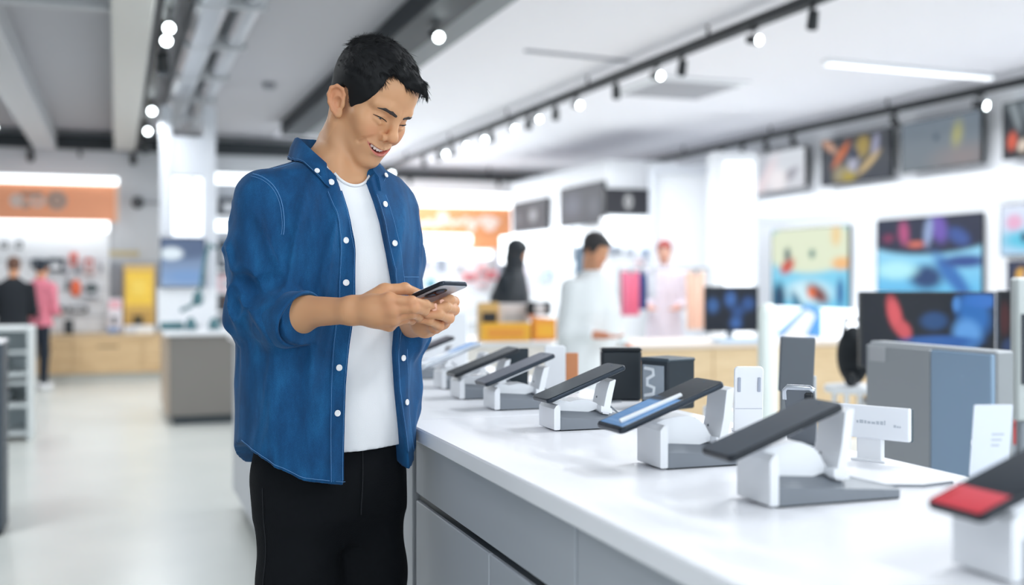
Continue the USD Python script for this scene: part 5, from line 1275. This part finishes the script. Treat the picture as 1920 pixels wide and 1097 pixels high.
GL = [(8, 459, .08, .07, (52, 58, 64), 'small black pack, leftmost of the top row'), (36, 459, .07, .09, (60, 66, 72), 'small black pack, second of the top row'), (104, 497, .2, .17, (46, 60, 72), 'black square device box in the middle of the board'), (72, 494, .16, .12, (40, 60, 76), 'dark pack partly behind the pink-shirted shopper'), (138, 486, .09, .16, (240, 112, 92), 'red pack hanging above the others'), (146, 506, .08, .1, (160, 164, 172), 'grey pack below the red one'), (167, 494, .10, .13, (196, 90, 80), 'dark red pack at the right of the board'), (168, 512, .12, .07, (230, 200, 196), 'pale pink pack at the right of the board'),
      (142, 540, .13, .22, (242, 116, 78), 'orange bottle pack in the second row'), (171, 540, .16, .12, (92, 104, 108), 'dark round pack right of the orange bottle'), (128, 535, .06, .12, (120, 130, 136), 'thin grey pack left of the orange bottle'), (106, 580, .18, .08, (84, 88, 92), 'flat dark pack in the third row, left'), (146, 580, .24, .07, (78, 84, 88), 'long dark pack in the third row, right'), (170, 555, .22, .08, (214, 216, 222), 'white tray pack under the dark round pack'), (95, 540, .12, .2, (222, 210, 212), 'pale pack beside the pink-shirted shopper'), (190, 500, .06, .2, (226, 226, 232), 'tall white pack at the board edge'), (125, 508, .05, .16, (216, 216, 224), 'slim white pack between the black box and the red pack')]
for g in GL:
    good(f'{g[5]}, on the left peg board', *g[:5], round_=g[4] in ((242, 116, 78), (92, 104, 108)))
o = thing('rear_cabinet', 'low oak cabinets along the rear wall at the left', 'cabinet')
put('body', rb(-2.6, 1.0, 14.68, 15.2, .10, .545, .004), oak, o); put('plinth', rb(-2.6, 1.0, 14.72, 15.2, 0, .10, .003), mat('plinth_cream', (206, 208, 202), .5), o); put('worktop', rb(-2.62, 1.02, 14.64, 15.2, .545, .58, .004), oak2, o)
xd = [-2.6, -1.9, -1.2, -.52, .30, 1.0]
for a, b in zip(xd[:-1], xd[1:]):
    put('door', rb(a + .004, b - .004, 14.655, 14.68, .105, .54, .003), oak, o); put('handle', rb((a + b) / 2 - .12, (a + b) / 2 + .12, 14.645, 14.657, .42, .44, .002), mat('handle_brown', (130, 108, 82), .5), o)
# goods standing on the rear cabinets
def stand_box(label, px0, px1, py0, py1, y, col, d=.18, name='product_box', parts=(), base=.58):
    a, b = at(px0, py1, 'y', y), at(px1, py0, 'y', y); o = thing(name, label, 'product', ((a[0] + b[0]) / 2, y, base)); w, h = b[0] - a[0], b[2] - base
    put('body', rb(-w / 2, w / 2, 0, d, 0, h, .008), mat('pack_%02x%02x%02x' % tuple(col), col, .5), o)
    for q, (x0, x1, z0, z1, c2) in enumerate(parts):
        put('panel', rb((x0 - .5) * w, (x1 - .5) * w, -.006 - .003 * q, .001, z0 * h, z1 * h, .001), mat('pack_%02x%02x%02x' % tuple(c2), c2, .5), o)
    return o
stand_box('tall yellow display stand on the rear cabinet behind the grey wall', 232, 290, 497, 618, 14.9, (222, 180, 92), .3, 'yellow_display', [(.08, .92, .42, .90, (248, 206, 76)), (.08, .92, .06, .34, (196, 156, 84)), (.3, .62, .04, .26, (70, 62, 40)), (.25, .7, .55, .78, (252, 216, 96)), (.0, 1., .92, 1., (226, 190, 120))])
stand_box('white and pink box on the rear cabinet left of the yellow display', 202, 229, 560, 618, 14.85, (236, 230, 236), .2, 'product_box', [(.1, .9, .7, .95, (236, 180, 190)), (.3, .6, .25, .5, (50, 56, 66)), (.0, .8, .02, .16, (110, 150, 200))])
stand_box('black round-topped device on the rear cabinet by the peg board', 120, 137, 600, 618, 14.85, (50, 58, 64), .15, 'product_box')
stand_box('pale folded papers on the rear cabinet below the yellow display', 232, 290, 610, 624, 14.70, (236, 234, 232), .15, 'product_box', [(.1, .4, .2, .8, (200, 204, 214))])
p = at(258, 380, 'y', YB); o = thing('wall_speaker', 'small round black speaker on the grey rear wall', 'speaker', (p[0], YB - .1, p[2])); put('case', cyl((0, .1, 0), (0, 0, 0), .075, n=28, bev=.01), black_m, o); put('grille', cyl((0, 0, 0), (0, -.012, 0), .055, n=24), dark_m, o); put('bracket', rb(.05, .3, .06, .1, -.02, .02, .004), mat('bracket_grey', (150, 152, 158), .5), o)
o = thing('wall_lettering', 'faint yellow lettering bar on the grey rear wall above the yellow display', 'sign'); a, b = at(205, 475, 'y', YB), at(262, 475, 'y', YB); n = 7
for k in range(n):
    x0 = a[0] + (b[0] - a[0]) * k / n; put('letter', rb(x0, x0 + (b[0] - a[0]) / n * .72, YB - .02, YB - .001, a[2] - .035, a[2] + .035, .003), mat('letter_yellow', (206, 188, 136), .5), o)
struct('wall_panel_2', rb(at(207, 500, 'y', YB)[0], .95, YB - .03, YB - .002, .58, at(230, 492, 'y', YB)[2], .003), mat('panel_dusk', (150, 154, 164), .6))
# shelves with strip lights behind the man
o = thing('lit_shelf_unit', 'lit display shelves on the rear wall just left of the man', 'shelf'); xa, xb = at(402, 400, 'y', YB)[0], 3.1
put('back', rb(xa, xb, YB - .06, YB - .01, .0, 2.66, .004), mat('shelf_back', (176, 180, 188), .5), o)
for z0 in (2.49, 1.88):
    put('light_bar', rb(xa - .02, xb, YB - .47, YB - .42, z0, z0 + .13, .01), glow, o)
for z0 in (.58, .81, 1.07, 1.37, 2.05):
    put('shelf_board', rb(xa, xb, YB - .40, YB - .05, z0, z0 + .03, .004), white_pl, o)
put('side_panel', rb(xa - .03, xa, YB - .42, YB - .01, 0, 2.66, .004), white_pl, o)
for k, (px, py, w, h, c, l) in enumerate([(414, 395, .26, .24, (70, 76, 84), 'dark box on the top lit shelf beside the man'), (412, 488, .25, .36, (48, 60, 72), 'dark box on the middle lit shelf beside the man'), (414, 525, .3, .22, (232, 200, 206), 'pale pink box on the lit shelf beside the man'), (418, 562, .16, .20, (124, 92, 82), 'brown box on the lower lit shelf beside the man'), (458, 395, .26, .22, (120, 126, 134), 'grey box on the top lit shelf behind the man'), (474, 488, .3, .26, (90, 96, 104), 'slate box on the middle lit shelf behind the man')]):
    p = at(px, py, 'y', YB - .22); z0 = (2.081, 1.401, 1.101, .841, 2.081, 1.401)[k]; oo = thing('shelf_box', l, 'box', (p[0] + .1, YB - .22, z0)); put('carton', rb(-w / 2, w / 2, -.08, .1, 0, h, .006), mat('pack_%02x%02x%02x' % c, c, .5), oo); put('label', rb(-w * .3, w * .3, -.084, -.079, h * .2, h * .7, .001), grey_paint, oo)
# centre rear wall: peach sign, strip, goods
YC = YB2 - .3
a, b = at(700, 388, 'y', YC), at(957, 388, 'y', YC); zt3, zb3 = at(860, 388, 'y', YC)[2], at(860, 438, 'y', YC)[2]; cx3 = (a[0] + b[0]) / 2; zc3 = (zt3 + zb3) / 2
pcs = lambda px, py: (at(px, py, 'y', YC)[0] - cx3, at(px, py, 'y', YC)[2] - zc3)
from shapely.geometry import LineString
wavy = [pcs(775 + 3 * k, 421 - .06 * k * 3 + 3.5 * math.sin(k * 1.1) + 2 * math.sin(k * .53)) for k in range(54)]
mk = [(LineString(wavy).buffer(.035), mat('print_cream', (252, 228, 214), .5)), (disc(*pcs(830, 407), .1), mat('print_cream')), (disc(*pcs(918, 419), .13), mat('print_cream')), (disc(*pcs(884, 425), .08), mat('print_cream'))]
sign_box('peach-orange wall sign with white handwriting right of the man', a[0], b[0], YC, zb3, zt3, orange2, mk)
o = thing('sign_panel', 'lower peach panel hanging under the right end of the peach sign', 'sign', (0, 0, 0)); x0, x1 = at(886, 440, 'y', YC)[0], at(957, 440, 'y', YC)[0]; put('board', rb(x0, x1, YC + .0, YC + .1, at(900, 466, 'y', YC)[2], zb3 - .004, .004), orange2, o); put('rim', rb(x1, x1 + .05, YC - .01, YC + .11, at(900, 466, 'y', YC)[2], zb3 - .004, .004), mat('edge_peach'), o)
strip_light('bright strip light above the peach sign on the rear wall', (3.35, YC - .05, zt3 + .01), (at(964, 388, 'y', YC)[0], YC - .05, zt3), 'x', (.06, .23))
strip_light('bright strip light under the peach sign on the rear wall', (3.35, YC - .02, at(860, 458, 'y', YC)[2]), (at(884, 450, 'y', YC)[0], YC - .02, zt3), 'x', (.06, .16))
YG = YB2 - .08
pegboard('white peg board with coloured goods under the peach sign', 3.35, 6.0, YG, .5, at(850, 469, 'y', YG)[2], None, white_paint)
GC = [(775, 500, .12, .2, (190, 196, 214), 'grey-lilac pack left in the row'), (800, 492, .14, .3, (222, 216, 228), 'tall pale pack'), (828, 490, .18, .34, (170, 174, 190), 'tall grey pack in the middle'), (780, 528, .16, .12, (120, 200, 224), 'light blue pack'), (808, 532, .14, .14, (60, 160, 180), 'teal pack'), (862, 500, .16, .2, (226, 220, 224), 'white pack above the red one'), (880, 520, .2, .13, (236, 120, 124), 'red pack'), (902, 508, .16, .24, (242, 178, 180), 'pink pack'), (922, 516, .18, .15, (230, 110, 112), 'coral pack at the right'), (848, 530, .1, .16, (232, 232, 240), 'small white pack'), (905, 535, .2, .12, (238, 206, 208), 'pale rose pack'), (940, 500, .14, .3, (206, 206, 220), 'lilac pack at the far right'), (884, 478, .2, .14, (246, 200, 190), 'peach pack at the top')]
for g in GC:
    good(f'{g[5]}, on the peg board under the peach sign', *g[:5], y=YG)
# goods on the partition behind the shoppers
YQ = 12.6
for g in [(1148, 470, .10, .10, (150, 156, 170), 'small grey pack above the pink cloth'), (1182, 472, .12, .08, (178, 182, 194), 'flat grey pack right of the shopper'), (1212, 474, .08, .12, (140, 160, 190), 'blue-grey pack high on the partition'), (1160, 470, .08, .08, (120, 128, 140), 'small dark pack high on the partition'), (1230, 500, .10, .16, (214, 204, 216), 'lilac pack on the partition end'), (1200, 494, .1, .1, (232, 204, 208), 'rose pack on the partition end')]:
    good(f'{g[5]}', *g[:5], y=YQ + .14)
for g in [(985, 510, .16, .2, (222, 214, 222), 'pale pack on the partition side, left'), (1006, 520, .14, .16, (196, 206, 216), 'grey-blue pack on the partition side'), (1022, 512, .14, .18, (176, 190, 204), 'tall grey pack on the partition side'), (990, 540, .10, .1, (236, 228, 236), 'white pack on the partition side'), (1092, 490, .2, .4, (60, 84, 104), 'dark slate box on the partition side behind the white-shirted shopper')]:
    p = at(g[0], g[1], 'x', 5.66); o = thing('hanging_product', g[5], 'product', (5.66, p[1], p[2]), (0, 0, -90)); put('pack', rb(-g[2], g[2], -.03, .03, -g[3] / 2, g[3] / 2, .006), mat('pack_%02x%02x%02x' % g[4], g[4], .5), o); put('hook', cyl((0, .02, g[3] / 2 - .004), (0, .1, g[3] / 2 + .01), .005, n=8), steel, o)

# ---- left middle: island table with lightbox tower, screen and vacuum cleaner
isl = thing('island_table', 'grey-fronted island table with white top left of the man', 'table')
put('body', rb(.42, 2.3, 10.02, 11.45, .08, .77, .004), mat('island_grey', (128, 124, 120), .55), isl); put('side_panel', rb(.40, .421, 10.03, 11.44, .08, .77, .003), mat('island_wood', (188, 170, 152), .5), isl); put('plinth', rb(.46, 2.26, 10.07, 11.4, 0, .08, .003), kick_m, isl); put('top', rb(.37, 2.34, 9.98, 11.5, .77, .80, .004), white_pl, isl)
t_y = 11.1
o = thing('lightbox_tower', 'white framed lightbox tower rising from the island table to the ceiling', 'lightbox'); xA, xB, xC, xD = (at(px, 400, 'y', t_y)[0] for px in (300, 322, 382, 405)); zb4 = at(350, 443, 'y', t_y)[2]; zt4 = at(350, 332, 'y', t_y)[2]
for a, b in ((xA, xB), (xC, xD)):
    put('post', rb(a, b, t_y, t_y + .14, .80, 2.91, .006), mat('tower_white', (214, 218, 226), .4), o)
put('header', rb(xB, xC, t_y + .02, t_y + .12, zt4 + .02, 2.62, .006), mat('tower_white'), o); put('light_panel', rb(xB + .01, xC - .01, t_y + .03, t_y + .06, zb4, zt4, .004), glow_soft, o); put('print', rb((xB + xC) / 2 + .03, (xB + xC) / 2 + .07, t_y + .027, t_y + .031, zb4 + .16, zb4 + .28, .001), mat('print_faint', (206, 210, 220), .5), o); put('print', rb((xB + xC) / 2 + .02, (xB + xC) / 2 + .06, t_y + .027, t_y + .031, zb4 + .50, zb4 + .56, .001), mat('print_faint'), o); put('cross_bar', rb(xB, xC, t_y + .02, t_y + .12, zb4 - .06, zb4 - .01, .004), mat('tower_white'), o)
c0_, c1_ = at(300, 445, 'y', t_y - .06), at(385, 538, 'y', t_y - .06)
screen_thing('poster_screen', 'blue poster screen with a white label standing on the island table', 'screen', ((c0_[0] + c1_[0]) / 2, t_y - .06, (c0_[2] + c1_[2]) / 2), c1_[0] - c0_[0], c0_[2] - c1_[2], 0, ((150, 178, 216), [(.5, .85, .8, .28, 0, (92, 110, 142), .25), (.24, .68, .26, .13, 0, (226, 240, 250), .25), (.6, .2, .5, .14, 0, (124, 160, 208), .5)], (96, 112, 140)), 'dim', depth=.05)
o = thing('product_shelf', 'white shelf panel under the blue poster screen', 'shelf'); put('panel', rb(c0_[0] - .02, xD, t_y - .02, t_y + .0, .80, c1_[2] - .01, .004), white_pl, o)
for k in range(3):
    put('leg', rb(c0_[0] + .12 + .22 * k, c0_[0] + .14 + .22 * k, t_y - .16, t_y - .02, .80, .83, .003), grey_paint, o)
teal = mat('vacuum_teal', (74, 116, 124), .4)
vp = [at(*q, 'y', 10.6) for q in ((318, 598), (338, 583), (358, 574), (371, 560), (378, 530), (386, 478))]
o = thing('stick_vacuum', 'dark teal stick vacuum cleaner leaning on the island table display', 'vacuum cleaner'); put('wand', tube(np.array(vp[1:]), .018, 10), teal, o, smooth=True); put('floor_head', rb(vp[0][0] - .08, vp[0][0] + .12, 10.5, 10.68, .80, .87, .01), teal, o); put('handle', tube(np.array([vp[-1], vp[-1] + [.03, 0, .10], vp[-1] + [.09, 0, .06]]), .02, 10), teal, o, smooth=True); put('motor', ell(vp[3], (.05, .05, .07), 2), teal, o, smooth=True)
for k, (px, l) in enumerate([(358, 'small teal gadget on the island table, left one'), (402, 'small teal gadget on the island table, right one')]):
    p = at(px, 605, 'y', 10.45); o = thing('small_gadget', l, 'gadget', (p[0], 10.45, .80)); put('body', lathe([(0, 0), (.05, 0), (.055, .03), (.035, .09), (.02, .11), (0, .112)], 18), teal, o, smooth=40); put('base', cyl((0, 0, 0), (0, 0, .008), .06, n=18), grey_pl, o)
# white shelf cart at the left edge
x1c, yc0 = at(62, 822, 'z', 0)[0], 9.45
sc_ = thing('shelf_cart', 'white open shelf cart with dark goods at the left edge', 'cart', (0, 0, 0)); hc_ = at(40, 614, 'y', yc0)[2]; xl = x1c - .62
for x in (xl, x1c - .035):
    put('side_panel', rb(x, x + .035, yc0, yc0 + .5, .0, hc_, .004), mat('cart_white', (222, 228, 230), .4), sc_)
put('back_panel', rb(xl, x1c, yc0 + .47, yc0 + .49, .03, hc_, .004), mat('cart_grey', (190, 200, 204), .5), sc_)
for z in (.04, .26, .50, hc_ - .03):
    put('shelf_board', rb(xl + .03, x1c - .03, yc0 + .01, yc0 + .47, z, z + .03, .004), mat('cart_white'), sc_)
put('rail', rb(xl + .03, x1c - .03, yc0 - .005, yc0 + .01, .44, .46, .003), mat('cart_white'), sc_); put('rail', rb(xl + .03, x1c - .03, yc0 - .005, yc0 + .01, .68, .70, .003), mat('cart_white'), sc_)
for k, (dx, z, w, h, c) in enumerate([(.30, .53, .30, .10, (96, 108, 112)), (.34, .29, .26, .09, (104, 112, 116)), (.12, .29, .14, .14, (150, 160, 166))]):
    oo = thing('cart_goods', ['long dark pack on the upper cart shelf', 'long dark pack on the middle cart shelf', 'small grey pack on the middle cart shelf'][k], 'pack', (xl + dx, yc0 + .15, z + .002)); put('pack', rb(-w / 2, w / 2, 0, .15, 0, h, .005), mat('pack_%02x%02x%02x' % c, c, .5), oo); put('label', rb(-w * .3, w * .3, -.004, .001, h * .2, h * .8, .001), grey_paint, oo)
p = at(-2, 780, 'y', 6.0); o = thing('floor_stand', 'dark narrow floor stand cut by the left edge of the picture', 'stand'); xr_ = at(5, 780, 'y', 6.0)[0]; put('panel', rb(xr_ - .3, xr_, 6.0, 6.3, .02, at(2, 645, 'y', 6.0)[2], .004), mat('stand_slate', (66, 76, 86), .5), o); put('foot', rb(xr_ - .32, xr_, 5.98, 6.32, 0, .02, .003), black_m, o); put('cap', rb(xr_ - .3, xr_, 5.99, 6.31, at(2, 645, 'y', 6.0)[2], at(2, 640, 'y', 6.0)[2], .004), white_pl, o)

# ================================================================ shoppers farther off
def shopper(label, gx, gy, face, H, lean, hair_c, top_c, low_c, arms, hood=False, h=.011, hair_line=None, long_top=False, seed=1, shoe_c=(236, 236, 238), wide=1., skin=(206, 150, 116), turn=0, nod=12):
    """A clothed figure: face = heading in degrees (0 looks towards -y, + to the left of the picture's depth), arms = two lists of joints (x right, y forward, z)."""
    s = H / 1.72; o = thing('person', label, 'person', (gx, gy, 0), (0, 0, 180 + face))
    ln = np.array([0, lean, 0.]); zc = lambda z: z * s
    hip, chest, nk = np.array([0, 0, .93 * s]), np.array([0, lean * .6, 1.25 * s]), np.array([0, lean, 1.45 * s])
    hd = nk + np.array([0, .035, .155]) * s
    cn, sn, ct, st = math.cos(math.radians(-nod)), math.sin(math.radians(-nod)), math.cos(math.radians(turn)), math.sin(math.radians(turn))
    R2 = np.array([[ct, -st, 0], [st, ct, 0], [0, 0, 1]]) @ np.array([[1, 0, 0], [0, cn, -sn], [0, sn, cn]])
    th_ = lambda P: (P - hd) @ R2 / (s * .97)
    A = [[np.array(j) * s + [0, 0, 0] for j in a] for a in arms]
    def body(P):
        d = head_sdf(th_(P)) * s * .97
        d = smin(d, s_cap(P, nk - [0, .01, .06], hd + R2 @ np.array([0, -.026, -.06]) * s, .055 * s, .05 * s), .02)
        d = smin(d, s_chain(P, [hip, chest, nk - [0, 0, .08]], (.09 * s, .085 * s, .06 * s), .04), .03)
        for a in A:
            d = smin(d, s_chain(P, a, (.042 * s, .036 * s, .026 * s, .026 * s), .01), .015)
            w, e = a[-1], a[-2]; v = (w - e) / np.linalg.norm(w - e); _, p1, p2 = frame_of(v)
            if abs(p1[2]) > abs(p2[2]): p1, p2 = p2, p1
            for q in range(4):
                b0 = w + v * .06 * s + p1 * (q - 1.5) * .019 * s; d = smin(d, s_chain(P, [w, b0, b0 + v * .04 * s - p2 * .008 * s, b0 + v * (.062 - .006 * abs(q - 1.4)) * s - p2 * .024 * s], (.014 * s, .0105 * s, .009 * s, .0075 * s), .003), .004)
            d = smin(d, s_chain(P, [w, w + v * .035 * s + p1 * .042 * s, w + v * .07 * s + p1 * .047 * s], (.014 * s, .011 * s, .009 * s), .003), .005)
        for sx in (-1, 1):
            d = smin(d, s_chain(P, [(sx * .085 * s, 0, .88 * s), (sx * .09 * s, .015, .48 * s), (sx * .09 * s, -.01, .09 * s)], (.07 * s, .045 * s, .032 * s), .03), .02)
        return d
    m = sculpt(body, [-.42, -.32, .05], [.42, .62, H + .08], h); put('body', m, skin_m, o, smooth=True, cd=face_color(th_(m.vertices), skin, (186, 106, 96), (208, 132, 104)))
    hm = mat('hair_%d' % seed, hair_c, .6)
    if hood:
        def fh(P):
            q = th_(P) * 1000; d = smin(s_ell(q, (0, -14, 32), (104, 114, 102)), s_ell(q, (0, -10, -66), (100, 96, 74)), 40); d = smax(d, -s_ell(q, (0, 112, -22), (58, 62, 78)), 8); d = d / 1000
            cape = s_stack(P, [(1.02 * s, .29 * s, .19 * s, lean * .6), (1.2 * s, .27 * s, .18 * s, lean * .7), (1.36 * s, .20 * s, .13 * s, lean * .9), (1.45 * s, .11 * s, .10 * s, lean), (1.52 * s, .08 * s, .09 * s, lean + .02)])
            return smin(d, cape, .05)
        put('headscarf', relax(sculpt(fh, [-.32, -.3, .98 * s], [.32, .4, H + .1], h), 2), hm, o, smooth=True)
    else:
        line = hair_line or [66, 66, 66, 60, 40, 22, 8, -4, -14, -22, -20, -6, 10, 12, -10, -40, -64, -92]
        fh = lambda P: hair_sdf(th_(P), line, lambda q: smin(s_ell(q, (0, -10, 58), (76, 96, 60)), s_ell(q, (0, 62, 70), (56, 40, 24)), 16), 10.) * s * .97 + (meshkit.noise(P * 60) - .5) * .006
        put('hair', sculpt(fh, hd - .2, hd + .22, h * .7), hm, o, smooth=True)
    tm, lm_ = mat('top_%d' % seed, top_c, .85, bump=.2, scale=80), mat('lower_%d' % seed, low_c, .8)
    zb = (.50 if long_top else .84) * s
    def ft(P):
        rows = [(zb, .20 * s * wide, .15 * s * wide, lean * .1), (.95 * s, .175 * s * wide, .13 * s * wide, lean * .2), (1.2 * s, .185 * s * wide, .13 * s * wide, lean * .6), (1.36 * s, .185 * s, .115 * s, lean * .85), (1.41 * s, .15 * s, .095 * s, lean * .92), (1.455 * s, .08 * s, .07 * s, lean), (1.475 * s, .05 * s, .05 * s, lean)]
        d = s_stack(P, rows, 2.3)
        for a in A:
            b = a[-2] + (a[-1] - a[-2]) * .55; d = smin(d, s_chain(P, [a[0], a[1], b] if len(a) == 3 else a[:2] + [b], (.066 * s, .056 * s, .046 * s), .02), .03)
        n = meshkit.noise(np.stack([np.arctan2(P[:, 0], P[:, 1]) * 3 + P[:, 2] * 3, P[:, 2] * 4 + seed, P[:, 0] * 5], 1)) - .5
        return d + n * .018
    put('top', relax(sculpt(ft, [-.42, -.34, zb - .04], [.42, .6, 1.55 * s], h), 2), tm, o, smooth=True)
    def fl(P):
        d = s_stack(P, [(.74 * s, .12 * s, .09 * s, 0), (.84 * s, .165 * s, .12 * s, 0), (1.0 * s, .155 * s, .11 * s, 0)], 2.3)
        for sx in (-1, 1):
            d = smin(d, s_chain(P, [(sx * .078 * s, 0, .86 * s), (sx * .09 * s, .015, .48 * s), (sx * .092 * s, -.005, .10 * s)], (.088 * s, .066 * s, .052 * s), .03), .03)
        return np.maximum(d + (meshkit.noise(P * 12) - .5) * .01, .06 * s - P[:, 2])
    put('trousers', relax(sculpt(fl, [-.25, -.2, .03], [.25, .2, 1.02 * s], h), 2), lm_, o, smooth=True)
    for sx in (-1, 1):
        fs = lambda P, sx=sx: np.maximum(s_chain(P - np.array([sx * .092 * s, 0, 0]), [(0, -.05, .045), (0, .04, .045), (0, .14, .03)], (.04, .044, .034), .03), .004 - P[:, 2])
        put('shoe', sculpt(fs, [sx * .092 * s - .07, -.12, 0], [sx * .092 * s + .07, .22, .12], .009), mat('shoe_%d' % seed, shoe_c, .5), o, smooth=True)
    return o
p = at(1112, 905, 'z', 0); q = atd(1098, 600, 6.75)
shopper('shopper in a loose white shirt looking down at the oak counter', q[0], q[1], 26, 1.53, .05, (50, 48, 50), (226, 230, 232), (222, 226, 226), [[(.19, .02, 1.36), (.22, .02, 1.06), (.10, .26, 1.04)], [(-.19, .04, 1.36), (-.25, .04, 1.06), (-.22, .24, .90)]], seed=21, nod=24, long_top=True, wide=1.3)
q = atd(942, 600, 9.8)
shopper('shopper in a black headscarf bending over the boxes on the white counter', q[0], q[1], 62, 1.60, .10, (26, 34, 42), (30, 38, 46), (34, 40, 48), [[(.19, .05, 1.32), (.21, .06, 1.04), (.12, .30, 1.0)], [(-.19, .05, 1.32), (-.21, .06, 1.04), (-.12, .30, .98)]], hood=True, seed=22, nod=20, h=.013)
q = atd(1246, 600, 11.2)
shopper('shopper in a pale lilac dress with dark red hair beyond the hanging cloths', q[0], q[1], -30, 1.64, .02, (150, 52, 50), (222, 214, 226), (214, 206, 220), [[(.19, .02, 1.36), (.22, .0, 1.06), (.12, .24, 1.02)], [(-.19, .02, 1.36), (-.22, .0, 1.06), (-.12, .24, 1.02)]], seed=23, h=.014, long_top=True, skin=(222, 176, 156))
q = atd(24, 600, 12.2)
shopper('shopper with brown hair in a black coat, seen from behind at the left edge', q[0], q[1], 175, 1.50, .03, (96, 66, 52), (20, 26, 34), (22, 27, 34), [[(.20, .02, 1.34), (.24, .03, 1.05), (.16, .22, .98)], [(-.20, .02, 1.34), (-.24, .03, 1.05), (-.16, .22, .98)]], seed=24, h=.014, hair_line=[60, 60, 60, 50, 30, 0, -20, -40, -60, -70, -80, -90, -100, -110, -110, -110, -110, -110])
q = atd(70, 600, 12.7)
shopper('shopper in a pink shirt and dark trousers beside the black-coated one', q[0], q[1], 150, 1.48, .06, (30, 42, 54), (222, 128, 146), (26, 36, 50), [[(.20, .02, 1.34), (.24, .03, 1.05), (.16, .24, 1.0)], [(-.20, .02, 1.34), (-.25, .0, 1.05), (-.2, .2, .96)]], seed=25, h=.014)
